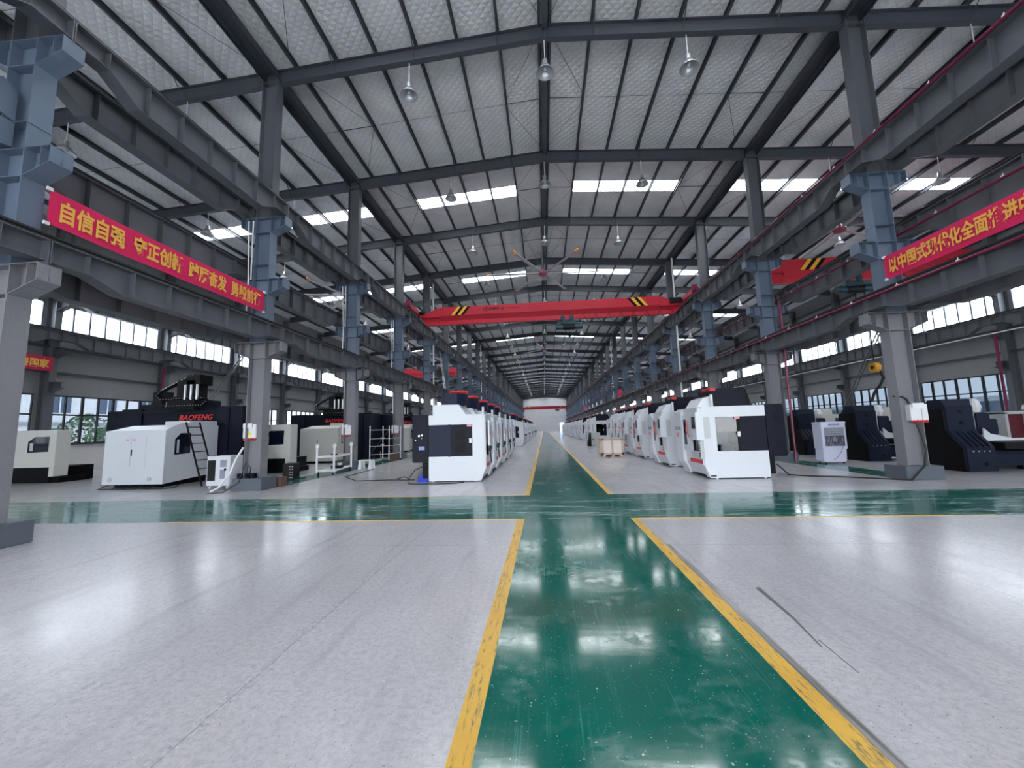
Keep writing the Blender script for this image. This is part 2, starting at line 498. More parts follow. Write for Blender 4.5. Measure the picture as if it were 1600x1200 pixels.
ORD = ('first second third fourth fifth sixth seventh eighth ninth tenth eleventh twelfth thirteenth fourteenth fifteenth sixteenth '
       'seventeenth eighteenth nineteenth twentieth twenty-first twenty-second twenty-third twenty-fourth twenty-fifth twenty-sixth '
       'twenty-seventh twenty-eighth twenty-ninth thirtieth').split()

# ------------------------------------------------------------------ the hall's grid
XR = 0.49                       # ridge line
K0, K1 = -2, 26                 # frames behind the camera to the far end
def FY(k): return 11.685 + 6.0*k
Y_NEAR, Y_FAR = FY(-4), FY(26) + .3
WL, WR = -25.35, 26.33
SLOPE = .075
def roofz(x): return 15.24 - SLOPE*abs(x-XR)     # underside of the roof lining
def raft(x): return 14.50 - SLOPE*abs(x-XR)      # underside of the rafters

# ---- floor and floor paint
mb = MB(); mb.box(WL-.2, WR+.2, Y_NEAR, Y_FAR, -.2, 0.0)
tag(mb.build('floor', M['concrete']), kind='structure')
mb = MB(); mb.box(-140, 140, -60, 260, -.6, -.25)
tag(mb.build('ground', M['ground']), kind='structure')

GX0, GX1 = -.4225, 1.486        # central walkway
GY0, GY1 = 7.41, 9.93           # cross walkway
mb = MB(); mb.box(GX0, GX1, Y_NEAR, GY0, 0, .003); mb.box(GX0, GX1, GY1, Y_FAR-.3, 0, .003)
o = mb.build('green_walkway_paint', M['green']); tag(o, 'long green painted walkway running down the middle of the hall floor', 'floor marking')
mb = MB(); mb.box(WL+1.2, WR-1.2, GY0, GY1, 0, .003)
o = mb.build('green_walkway_paint', M['green_worn_sheen']); tag(o, 'worn green painted walkway crossing the hall floor from side to side', 'floor marking')
for (x0, x1, lab) in ((-9.55, -8.55, 'narrow green floor strip running between the left row of columns'),
                      (9.62, 10.62, 'narrow green floor strip running between the right row of columns')):
    mb = MB()
    for k in range(0, K1): mb.box(x0, x1, FY(k)+.55, FY(k+1)-.4, 0, .0025)
    o = mb.build('green_walkway_paint', M['green_worn_sheen']); tag(o, lab, 'floor marking')
LW = .132
def yl(x0, x1, y0, y1, lab):
    b = MB(); b.box(x0, x1, y0, y1, 0, .0045)
    o = b.build('yellow_floor_line', M['yellow']); tag(o, lab, 'floor line')
yl(GX0-LW, GX0, Y_NEAR, GY0, 'yellow line along the left edge of the near green walkway')
yl(GX1, GX1+LW, Y_NEAR, GY0, 'yellow line along the right edge of the near green walkway')
yl(GX0-LW, GX0, GY1, Y_FAR-.4, 'yellow line along the left edge of the walkway beyond the crossing')
yl(GX1, GX1+LW, GY1, Y_FAR-.4, 'yellow line along the right edge of the walkway beyond the crossing')
yl(-7.5, GX0-LW, GY0-.035, GY0, 'thin yellow line along the near edge of the cross walkway, left part')
yl(GX1+LW, 7.5, GY0-.035, GY0, 'thin yellow line along the near edge of the cross walkway, right part')
yl(-7.5, GX0-LW, GY1, GY1+.05, 'thin yellow line along the far edge of the cross walkway, left part')
b = MB(); b.box(GX1+LW, GX1+LW+.065, Y_NEAR, GY0-1.6, 0, .0035)
o = b.build('dark_floor_scuff', make_scuff()); tag(o, 'dark scuffed band beside the right yellow line', 'floor mark')

b = MB(); b.prism([(2.06, 4.33), (2.11, 4.34), (2.06, 3.7), (1.985, 3.25), (1.975, 3.25), (2.035, 3.7)], 'Z', 0, .0012)
b.prism([(2.02, 3.35), (2.03, 3.35), (2.01, 2.95), (2.005, 2.95)], 'Z', 0, .0012)
o = b.build('skid_mark', mat('dark_rubber_mark', (98, 96, 100), .6, var=.3, vscale=20)); tag(o, 'dark skid mark on the concrete right of the walkway', 'floor mark')
# ---- roof lining with rooflight slots, rooflights
purl_off = [.22, 1.60, 3.02, 4.43, 5.85, 7.27, 8.72, 9.95, 11.4, 12.85, 14.3, 15.75, 17.2, 18.65, 20.1, 21.55, 23.0, 24.45, 25.7]
strips = [(1.62, 7.25), (10.0, 22.9)]
bays_lit = [k for k in range(-3, 26) if k % 2 == 1]     # the lit bay runs from frame k to frame k+1
def strips_of(k): return strips if k > 0 else strips[:1]
def slope_quad(b, xa, xb, y0, y1, dz, m=0, th=.03):
    za, zb = roofz(xa)+dz, roofz(xb)+dz
    b.hexa([(xa,y0,za),(xb,y0,zb),(xb,y1,zb),(xa,y1,za)], [(xa,y0,za+th),(xb,y0,zb+th),(xb,y1,zb+th),(xa,y1,za+th)], m)
for sgn, nm in ((-1, 'ceiling_left'), (1, 'ceiling_right')):
    b = MB(); xe = WL if sgn < 0 else WR
    cur = Y_NEAR
    for k in bays_lit:
        y0, y1 = FY(k)+3.12-.48, FY(k)+3.12+.48
        slope_quad(b, XR, xe, cur, y0, 0)
        a = 0.0
        for (p, q) in strips_of(k):
            slope_quad(b, XR+sgn*a, XR+sgn*p, y0, y1, 0); a = q
        slope_quad(b, XR+sgn*a, xe, y0, y1, 0)
        cur = y1
    slope_quad(b, XR, xe, cur, Y_FAR, 0)
    tag(b.build(nm, M['roof']), kind='structure')
n = 0
for k in bays_lit:
    y0, y1 = FY(k)+3.12-.48, FY(k)+3.12+.48
    for sgn in (-1, 1):
        for (p, q) in strips_of(k):
            b = MB(); slope_quad(b, XR+sgn*p, XR+sgn*q, y0, y1, .02, th=.02)
            n += 1
            tag(b.build('window_%d' % n, M['rooflight']), kind='structure')
WIN_N = n

# ---- rafters
def i_beam_x(b, xa, xb, zt_a, zt_b, zb_a, zb_b, yc, w=.2, tf=.02, tw=.012):
    """tapered I beam running in x"""
    def slab(zla, zlb, zha, zhb, hw):
        b.hexa([(xa,yc-hw,zla),(xb,yc-hw,zlb),(xb,yc+hw,zlb),(xa,yc+hw,zla)], [(xa,yc-hw,zha),(xb,yc-hw,zhb),(xb,yc+hw,zhb),(xa,yc+hw,zha)])
    slab(zb_a, zb_b, zb_a+tf, zb_b+tf, w/2)
    slab(zt_a-tf, zt_b-tf, zt_a, zt_b, w/2)
    slab(zb_a+tf, zb_b+tf, zt_a-tf, zt_b-tf, tw/2)
def raft_mesh():
    b = MB()
    for sgn in (-1, 1):
        xs = [XR, XR+sgn*9.25, XR+sgn*25.2]
        for xa, xb in zip(xs, xs[1:]):
            i_beam_x(b, xa, xb, raft(xa)+.51, raft(xb)+.51, raft(xa), raft(xb), 0)
        # fly braces from purlins to the bottom flange
        for off in purl_off[1::2]:
            x = XR+sgn*off
            b.tube([(x, .0, raft(x)+.03), (x, -.5, raft(x)+.60)], .018, 4)
            b.tube([(x, .0, raft(x)+.03), (x, .5, raft(x)+.60)], .018, 4)
    b.box(XR-.012, XR+.012, -.1, .1, raft(XR)-.02, raft(XR)+.52)
    return b.mesh('roof_rafter', [M['steel_dark']])
me = raft_mesh()
for k in range(-3, K1+1):
    o = bpy.data.objects.new('roof_rafter_beam', me); COL.objects.link(o); o.location = (0, FY(k), 0); tag(o, kind='structure')

# ---- purlins, ridge, eaves tie beams
def purlin(x, zt, h=.20, w=.075):
    b = MB()
    b.box(x-.004, x+.004, Y_NEAR, Y_FAR, zt-h, zt)
    s = 1 if x < XR else -1
    b.box(x, x+s*w, Y_NEAR, Y_FAR, zt-h, zt-h+.006)
    b.box(x, x+s*w, Y_NEAR, Y_FAR, zt-.006, zt)
    b.box(x+s*w, x+s*w-s*.004, Y_NEAR, Y_FAR, zt-h, zt-h+.03)
    tag(b.build('roof_purlin_beam', M['steel_dark']), kind='structure')
for off in purl_off:
    for sgn in (-1, 1):
        x = XR+sgn*off
        if off > 24.5: continue
        purlin(x, roofz(x)-.005)
b = MB(); b.box(XR-.10, XR+.10, Y_NEAR, Y_FAR, 14.86, 14.90); b.box(XR-.02, XR+.02, Y_NEAR, Y_FAR, 14.9, 15.1)
tag(b.build('ridge_beam', M['steel_dark']), kind='structure')
for xc in (-9.03, 10.0):
    b = MB(); z0 = raft(xc)+.12
    b.box(xc-.26, xc+.26, Y_NEAR, Y_FAR, z0+.30, z0+.33)
    b.box(xc-.26, xc-.23, Y_NEAR, Y_FAR, z0+.05, z0+.33); b.box(xc+.23, xc+.26, Y_NEAR, Y_FAR, z0+.05, z0+.33)
    b.box(xc-.30, xc-.23, Y_NEAR, Y_FAR, z0+.05, z0+.07); b.box(xc+.23, xc+.30, Y_NEAR, Y_FAR, z0+.05, z0+.07)
    tag(b.build('eaves_tie_beam', M['steel_dark']), kind='structure')
# sag rods and diagonal tie rods under the lining: one object per bay
def sag_mesh():
    b = MB()
    for sgn in (-1, 1):
        for p, q in zip(purl_off[:-2], purl_off[1:-1]):
            xa, xb = XR+sgn*p, XR+sgn*q
            r = .022 if (p < .3 or 7.2 < p < 8) else .009
            b.tube([(xa, 3.0, roofz(xa)-.12), (xb, 3.0, roofz(xb)-.12)], r, 4)
        for p, q in ((.22, 1.60), (8.72, 7.27), (9.95, 11.4)):
            xa, xb = XR+sgn*p, XR+sgn*q
            b.tube([(xa, .35, roofz(xa)-.14), (xb, 2.9, roofz(xb)-.14)], .009, 4)
            b.tube([(xa, 5.65, roofz(xa)-.14), (xb, 3.1, roofz(xb)-.14)], .009, 4)
    return b.mesh('sag_rod', [M['steel_dark']])
me = sag_mesh()
for k in range(-1, 16):
    o = bpy.data.objects.new('roof_tie_rod_beam', me); COL.objects.link(o); o.location = (0, FY(k), 0); tag(o, kind='structure')

# ---- walls
def wall_side(x, sgn, nm):
    b = MB(); xo = x+sgn*.12
    zt = roofz(x)+.05
    b.box(x, xo, Y_NEAR, Y_FAR, 0, .0001+1.47, 1)
    for z0, z1 in ((4.05, 7.46), (8.87, zt)):
        b.box(x, xo, Y_NEAR, Y_FAR, z0, z1, 0)
    # piers behind the wall columns between windows
    for k in range(-4, K1+1):
        b.box(x, xo, FY(k)-.3, FY(k)+.3, 1.47, 4.05, 0); b.box(x, xo, FY(k)-.26, FY(k)+.26, 7.46, 8.87, 0)
    tag(b.build(nm, [M['wall'], M['plaster']]), kind='structure')
    b = MB()
    for z in (5.2, 6.5, 9.6, 10.8, 12.0):
        b.box(x-sgn*.02, x-sgn*.20, Y_NEAR, Y_FAR, z-.05, z+.05)
    b.box(x-sgn*.0, x-sgn*.14, Y_NEAR, Y_FAR, 1.44, 1.50)
    tag(b.build('trim_%s' % nm.split('_')[1], M['steel_dark']), kind='structure')
wall_side(WL, -1, 'wall_left')
wall_side(WR, 1, 'wall_right')
# far end wall with a doorway
zt = lambda x: roofz(x)+.05
b = MB(); yf = Y_FAR
DX0, DX1, DZ = 6.75, 9.25, 3.6
def endpoly(x0, x1, z0): return [(x0, z0), (x1, z0), (x1, zt(x1)), (x0, zt(x0))]
b.prism(endpoly(WL, XR, 0), 'Y', yf, yf+.2); b.prism(endpoly(XR, DX0, 0), 'Y', yf, yf+.2)
b.prism(endpoly(DX0, DX1, DZ), 'Y', yf, yf+.2); b.prism(endpoly(DX1, WR, 0), 'Y', yf, yf+.2)
b.box(WL, WR, yf-.06, yf, 6.9, 7.1); b.box(WL, WR, yf-.06, yf, 10.0, 10.15)
tag(b.build('wall_far', M['endwall']), kind='structure')
# near end wall behind the camera, with a wide open gate and a window band
b = MB(); yn = Y_NEAR
b.box(WL, WL+2, yn-.2, yn, 0, 12.9); b.box(WR-2, WR, yn-.2, yn, 0, 12.9)
for x0, x1 in ((WL+2, -10), (-8.5, 9.5), (11, WR-2)):
    b.prism([(x0, 6.0), (x1, 6.0), (x1, zt(x1)), (XR, zt(XR)), (x0, zt(x0))] if x0 < XR < x1 else [(x0, 5.0), (x1, 5.0), (x1, zt(x1)), (x0, zt(x0))], 'Y', yn-.2, yn)
b.box(-8.5, -4.5, yn-.2, yn, 0, 6.0); b.box(5.5, 9.5, yn-.2, yn, 0, 6.0); b.box(WL+2, -17, yn-.2, yn, 0, 5); b.box(18, WR-2, yn-.2, yn, 0, 5)
for x0, x1 in ((-10, -8.5), (9.5, 11)):
    b.prism(endpoly(x0, x1, 0), 'Y', yn-.2, yn)
tag(b.build('wall_near', M['endwall']), kind='structure')
# door leaf at the far doorway
b = MB(); b.box(DX0-.08, DX0, yf-.05, yf+.2, 0, DZ); b.box(DX1, DX1+.08, yf-.05, yf+.2, 0, DZ); b.box(DX0-.08, DX1+.08, yf-.05, yf+.2, DZ, DZ+.1)
tag(b.build('door_1', M['steel']), kind='structure')

b = MB()
for i in range(12): b.box(DX0+.02+.208*i, DX0+.2+.208*i, yf+.05, yf+.06, 0, DZ)
tag(b.build('doorway_tint_slats', M['slats']), 'added pale blue curtain in the far doorway', 'slats')  # added only to give the open doorway the blue of the sky
# ---- side windows: one per bay and level
def strip_window(sgn):
    x = 0
    root_b = MB(); y0, y1 = .27, 5.73; np_ = 7
    root_b.box(-.04, .04, y0, y1, 7.47, 7.53); root_b.box(-.05, .05, y0, y1, 8.80, 8.87)
    for i in range(np_+1):
        y = y0+(y1-y0)*i/np_; root_b.box(-.04, .04, y-.045, y+.045, 7.5, 8.84)
    g = MB(); g.box(-.004, .004, y0, y1, 7.5, 8.84)
    return root_b.mesh('window_frame', [M['framewhite']]), g.mesh('window_glass', [M['glass']])
def tall_window(sgn):
    fb = MB(); y0, y1 = .3, 5.7; np_ = 7
    fb.box(-.05, .05, y0, y1, 1.48, 1.56); fb.box(-.05, .05, y0, y1, 3.98, 4.06); fb.box(-.04, .04, y0, y1, 2.99, 3.06)
    for i in range(np_+1):
        y = y0+(y1-y0)*i/np_; w = .05 if i % 2 == 0 else .03
        fb.box(-.05, .05, y-w, y+w, 1.5, 4.05)
    g = MB(); g.box(-.004, .004, y0, y1, 1.5, 4.05)
    return fb.mesh('window_frame', [M['frameblack']]), g.mesh('window_glass', [M['palet'] if sgn < 0 else M['bluetint']])
sf, sg = strip_window(1)
for x, sd in ((WL-.06, -1), (WR+.06, 1)):
    tf, tg = tall_window(sd)
    for k in range(-4, K1):
        for fm, gm in ((sf, sg), (tf, tg)):
            WIN_N += 1
            o = bpy.data.objects.new('window_%d' % WIN_N, fm); COL.objects.link(o); o.location = (x, FY(k), 0); tag(o, kind='structure')
            g = bpy.data.objects.new('window_glass', gm); COL.objects.link(g); g.parent = o

# ---- steel columns between the spans
def h_shaft(z0, z1, m):
    b = MB(); 
    b.box(-.27, -.25, -.165, .165, z0, z1); b.box(.25, .27, -.165, .165, z0, z1); b.box(-.25, .25, -.007, .007, z0, z1)
    return b
def corbel(zt_, sgn):
    b = MB(); x0 = sgn*.27; x1 = sgn*.78
    b.box(x0, x1, -.165, .165, zt_-.014, zt_)
    b.box(x1-sgn*.016, x1, -.165, .165, zt_-.31, zt_)
    b.prism([(x0, zt_-.53), (x1, zt_-.31), (x1, zt_), (x0, zt_)], 'Y', -.006, .006)
    b.prism([(x0, zt_-.53), (x1, zt_-.31), (x1, zt_-.296), (x0, zt_-.516)], 'Y', -.165, .165)
    xs = x0+sgn*.31
    b.prism([(xs, zt_-.40), (xs+.012, zt_-.40), (xs+.012, zt_), (xs, zt_)], 'Y', -.165, .165)
    return b
LV = (4.63, 6.73, 8.85)
def col_parts():
    P = []
    b = MB(); b.box(-.43, .52, -.275, .42, 0, .37); P.append(('base_plinth', b.mesh('base_plinth', [M['plinth']], .012)))
    b = h_shaft(.37, 4.60, 0)
    b.box(-.25, .25, -.165, .165, 4.10, 4.115); b.box(-.25, .25, -.165, .165, 4.60, 4.63)
    P.append(('lower_shaft', b.mesh('lower_shaft', [M['fireproof']])))
    b = h_shaft(4.63, 8.85, 0)
    for z in (6.2, 6.715, 8.32, 8.835): b.box(-.25, .25, -.165, .165, z-.007, z+.007)
    b.box(-.285, .285, -.18, .18, 7.198, 7.212)
    P.append(('middle_shaft', b.mesh('middle_shaft', [M['blue']])))
    b = h_shaft(8.85, 14.02, 0); b.box(-.25, .25, -.165, .165, 13.78, 13.80)
    P.append(('upper_shaft', b.mesh('upper_shaft', [M['steel']])))
    for i, z in enumerate(LV):
        for sgn in (-1, 1):
            P.append(('corbel', corbel(z, sgn).mesh('corbel', [M['fireproof'] if i == 0 else M['blue']])))
    return P
CP = col_parts()
merged = MB()
for xc, side, near in ((-9.03, 'left', -2), (10.0, 'right', -2)):
    first = -1 if side == 'left' else 0
    for k in range(near, K1+1):
        if side == 'left' and k == -1: lab = 'nearest steel column of the left row, cut by the picture edge, with blue corbels'
        elif k < first: lab = 'steel column of the %s row standing beside the camera' % side
        elif k == 0: lab = 'steel column with blue-painted middle at the far end of the %s banner' % ('left' if side == 'left' else 'right')
        else: lab = '%s steel column in the %s row beyond the one holding the banner' % (ORD[k-1], side)
        r = empty('steel_column', (xc, FY(k), 0), lab, 'column', 'steel columns of the %s row' % side)
        for nm, me in CP:
            c = bpy.data.objects.new(nm, me); COL.objects.link(c); c.parent = r
            if side == 'left' and nm == 'base_plinth': c.rotation_euler = (0, 0, 0); c.location = (-.10, 0, 0)

# ---- columns along the outer walls
def wcol_parts(sgn):
    b = MB(); b.box(-.25, -.235, -.15, .15, 0, 12.9); b.box(.235, .25, -.15, .15, 0, 12.9); b.box(-.235, .235, -.006, .006, 0, 12.9)
    P = [('shaft', b.mesh('shaft', [M['steel']]))]
    for z in (4.63, 6.4, 8.85):
        c = MB(); x0, x1 = sgn*.25, sgn*.76
        c.box(x0, x1, -.16, .16, z-.014, z); c.prism([(x0, z-.5), (x1, z-.3), (x1, z), (x0, z)], 'Y', -.006, .006)
        c.prism([(x0, z-.5), (x1, z-.3), (x1, z-.286), (x0, z-.486)], 'Y', -.16, .16)
        P.append(('corbel', c.mesh('corbel', [M['steel_dark']])))
    return P
for xw, sgn, side in ((WL+.28, 1, 'left'), (WR-.28, -1, 'right')):
    WP = wcol_parts(sgn)
    for k in range(-1, 16):
        r = empty('wall_post', (xw, FY(k), 0), '%s steel post along the %s outer wall between its windows' % (ORD[k+1], side), 'post', 'steel posts along the %s outer wall' % side)
        for nm, me in WP:
            c = bpy.data.objects.new(nm, me); COL.objects.link(c); c.parent = r

# ---- brace between the two nearest left columns, with gusset plates
b = MB()
for dx in (-.10, .10):
    b.tube([(-9.03+dx, 5.1, 7.55), (-9.03+dx, .2, 11.6)], .055, 8)
    b.tube([(-9.03+dx, 5.1, 6.95), (-9.03+dx, .2, 5.1)], .055, 8)
br = b.build('column_brace', M['blue']); tag(br, 'blue-grey diagonal brace meeting the nearest left column at its middle', 'brace')
b = MB(); b.prism([(5.52, 7.22), (5.52, 7.72), (5.32, 7.90), (4.98, 7.62), (5.15, 7.30)], 'X', -9.05, -9.01)
b.prism([(5.52, 7.19), (5.52, 6.75), (5.3, 6.70), (5.02, 6.85), (5.1, 7.05), (5.25, 7.19)], 'X', -9.05, -9.01); b.build('gusset_plate', M['blue'], br)
# ---- crane girders
def girder(e, d, w=.30, pitch=.8):
    b = MB(); L = 5.985
    bot = [(0, -e), (.60, -e), (1.18, -d), (4.82, -d), (5.40, -e), (L, -e)]
    b.box(-w/2, w/2, 0, L, -.018, 0)
    for (ya, za), (yb, zb) in zip(bot, bot[1:]):
        b.hexa([(-w/2, ya, za), (w/2, ya, za), (w/2, yb, zb), (-w/2, yb, zb)], [(-w/2, ya, za+.018), (w/2, ya, za+.018), (w/2, yb, zb+.018), (-w/2, yb, zb+.018)])
    b.prism([(y, z) for y, z in bot]+[(L, 0), (0, 0)], 'X', -.006, .006)
    def zb_at(y):
        for (ya, za), (yb, zb) in zip(bot, bot[1:]):
            if ya <= y <= yb: return za+(zb-za)*(y-ya)/(yb-ya)
        return -d
    y = .6
    while y < 5.5:
        b.box(-w/2+.02, w/2-.02, y-.006, y+.006, zb_at(y)+.02, -.018); y += pitch
    b.box(-w/2, w/2, 0, .02, -e-.05, 0); b.box(-w/2, w/2, L-.02, L, -e-.05, 0)
    r = MB(); r.box(-.05, .05, 0, 6.0, 0, .02); r.box(-.012, .012, 0, 6.0, .02, .10); r.box(-.035, .035, 0, 6.0, .10, .14)
    return b.mesh('crane_girder', [M['steel']]), r.mesh('rail', [M['rail']])
G_LOW, G_UP, G_MID = girder(.385, .57), girder(.405, .735), girder(.44, .74)
lines = [(-8.42, 5.08, G_LOW, 'lower', 'left', 'hall', K1), (-9.64, 5.08, G_LOW, 'lower', 'left', 'outer', 12),
         (9.40, 5.08, G_LOW, 'lower', 'right', 'hall', K1), (10.60, 5.08, G_LOW, 'lower', 'right', 'outer', 12),
         (-8.42, 9.305, G_UP, 'upper', 'left', 'hall', K1), (-9.64, 9.305, G_UP, 'upper', 'left', 'outer', 12),
         (9.40, 9.305, G_UP, 'upper', 'right', 'hall', K1), (10.60, 9.305, G_UP, 'upper', 'right', 'outer', 12),
         (-9.64, 7.225, G_MID, 'middle', 'left', 'outer', 12), (10.60, 7.225, G_MID, 'middle', 'right', 'outer', 12)]
for x, zt_, G, lev, side, face, kmax in lines:
    for k in range(-2, kmax):
        where = ('nearest bay' if k == -2 else 'bay holding the banner' if k == -1 else '%s bay beyond the banner' % ORD[k])
        o = bpy.data.objects.new('crane_girder', G[0]); COL.objects.link(o); o.location = (x, FY(k), zt_)
        tag(o, '%s crane girder on the %s columns, %s side, %s' % (lev, side, 'hall' if face == 'hall' else 'outer', where), 'girder', '%s crane girders on the %s side of the %s columns' % (lev, face, side))
        c = bpy.data.objects.new('rail', G[1]); COL.objects.link(c); c.parent = o
for x, zt_, G, lev, side in ((WL+.86, 7.2, G_MID, 'middle', 'left'), (WR-.86, 7.2, G_MID, 'middle', 'right'), (WL+.86, 9.30, G_UP, 'upper', 'left'), (WR-.86, 9.30, G_UP, 'upper', 'right')):
    for k in range(-1, 12):
        o = bpy.data.objects.new('crane_girder', G[0]); COL.objects.link(o); o.location = (x, FY(k), zt_)
        tag(o, '%s grey crane girder along the %s outer wall, %s bay from the front' % (lev, side, ORD[k+1]), 'girder', '%s crane girders along the %s outer wall' % (lev, side))
        c = bpy.data.objects.new('rail', G[1]); COL.objects.link(c); c.parent = o

# ---- magenta conductor pipes with white clips along the right-hand girders
def conductor(x, z, y0, y1, lab):
    b = MB(); b.tube([(x, y0, z), (x, y1, z)], .035, 8)
    o = b.build('conductor_pipe', M['pinkpipe']); tag(o, lab, 'pipe')
    c = MB(); y = y0+.5
    while y < min(y1, 60):
        c.box(x-.03, x+.04, y-.02, y+.02, z+.02, z+.05); c.box(x-.008, x+.008, y-.008, y+.008, z+.05, z+.10); y += 1.5
    c.build('clip', M['whitepaint'], o)
conductor(9.20, 9.34, -2, 120, 'magenta conductor pipe along the upper right crane girder facing the hall')
conductor(9.20, 5.03, -2, 120, 'magenta conductor pipe along the lower right crane girder facing the hall')
conductor(10.40, 6.92, -2, 60, 'magenta conductor pipe along the middle right crane girder behind the banner')
b = MB(); b.tube([(24.9, 2, 6.15), (24.9, 60, 6.15)], .03, 8)
tag(b.build('conductor_pipe', M['whitepaint']), 'thin pale pipe along the right outer wall under the strip windows', 'pipe')
b = MB(); b.tube([(10.36, 17.34, 6.88), (10.36, 17.34, 0)], .05, 8)
tag(b.build('riser_pipe', M['pinkpipe']), 'magenta riser pipe down the side of the right column beyond the banner', 'pipe')
b = MB(); b.tube([(24.95, 23.2, 6.1), (24.95, 23.2, 0)], .06, 8)
tag(b.build('riser_pipe', M['pinkpipe']), 'magenta riser pipe down a post of the right outer wall', 'pipe')
b = MB(); b.tube([(-24.73, 23.35, 6.2), (-24.73, 23.35, 0)], .06, 8)
tag(b.build('riser_pipe', M['pinkpipe']), 'magenta riser pipe down a post of the left outer wall', 'pipe')

# ---- pale downpipes on the columns
for x, y, lab in ((-8.66, 30.25, 'pale downpipe on a left column just left of the near white machine row'),
                  (-8.66, 54.3, 'pale downpipe on a left column far down the hall'),
                  (9.62, 27.9, 'pale downpipe on a right column beside the red bridge end'),
                  (9.62, 54.3, 'pale downpipe on a right column far down the hall')):
    b = MB(); b.tube([(x, y, 0), (x, y, 13.6)], .055, 10)
    tag(b.build('downpipe', M['whitepaint']), lab, 'downpipe', 'pale downpipes on the columns')

# ------------------------------------------------------------------ banners
def banner(name, x, ya, yb, z0, z1, s, xdir, lab, margin, cw, dark=False):
    b = MB(); n = 40
    # cloth hung between the columns with a slight sag and ripple
    pts = []
    for i in range(n+1):
        t = i/n; y = ya+(yb-ya)*t; sag = -.02*math.sin(math.pi*t); rip = .008*math.sin(t*23)
        pts.append((y, sag, rip))
    vs = []; fs = []
    for y, sag, rip in pts:
        vs += [(x+rip, y, z0+sag), (x+rip*.4, y, z1+sag), (x+rip-.006, y, z0+sag), (x+rip*.4-.006, y, z1+sag)]
    for i in range(n):
        a = i*4; c = a+4
        fs += [(a, c, c+1, a+1), (a+3, c+3, c+2, a+2), (a+1, c+1, c+3, a+3), (a+2, c+2, c, a)]
    fs += [(0, 1, 3, 2), (n*4+2, n*4+3, n*4+1, n*4)]
    b.add(vs, fs)
    o = b.build(name, M['banner_dark'] if dark else M['banner']); tag(o, lab, 'banner')
    me = text_mesh('banner_lettering', s, (z1-z0)*.68, M['gold'], bold=.03, width=cw)
    off = .014 if xdir[1] > 0 else -.014
    st = ya+margin if xdir[1] > 0 else ya-margin
    put_text(me, 'banner_lettering', (x+(.012 if xdir[1] > 0 else -.022), st, z0+(z1-z0)*.16), xdir, o)
    for zz in (z0, z1):
        for yy in (ya, yb):
            p = MB(); p.box(x-.02, x+.02, yy-.05, yy+.03, zz-.03, zz+.03); p.build('tie', M['whitepaint'], o)
    return o
banner('slogan_banner', -8.64, 5.84, 11.22, 5.50, 6.14, '自信自强  守正创新  踔厉奋发  勇毅前行', (0, 1, 0),
       'long magenta-red slogan banner with gold characters on the left columns', .16, 5.05)
banner('slogan_banner', 9.62, 11.26, 5.84, 5.48, 6.12, '以中国式现代化全面推进中华民族伟大复兴', (0, -1, 0),
       'long magenta-red slogan banner with gold characters on the right columns', .16, 5.1)
# short dark banner seen end-on by the left wall
b = MB(); b.box(-24.62, -24.60, 13.4, 17.48, 5.15, 5.87)
o = b.build('slogan_banner', M['banner_dark']); tag(o, 'dark red banner end with gold characters on the left outer wall', 'banner')
put_text(text_mesh('banner_lettering', '害国家', .44, M['gold'], bold=.03, width=1.12), 'banner_lettering', (-24.595, 16.2, 5.29), (0, 1, 0), o)
for x, y0, y1, z0, z1, lab in ((-8.253, 45.0, 47.0, 4.2, 4.85, 'small red banner low on the left columns beyond the near machine row'),
                               (9.30, 47.0, 49.3, 5.08, 5.98, 'small red banner on the right columns above the machine row'),
                               (9.30, 88.0, 91.0, 5.08, 6.1, 'tiny red banner on the right columns far down the hall'),
                               (-8.253, 72.0, 74.0, 4.6, 5.4, 'tiny red banner on the left columns far down the hall')):
    b = MB(); b.box(x-.015, x+.015, y0, y1, z0, z1)
    tag(b.build('slogan_banner', M['banner']), lab, 'banner')

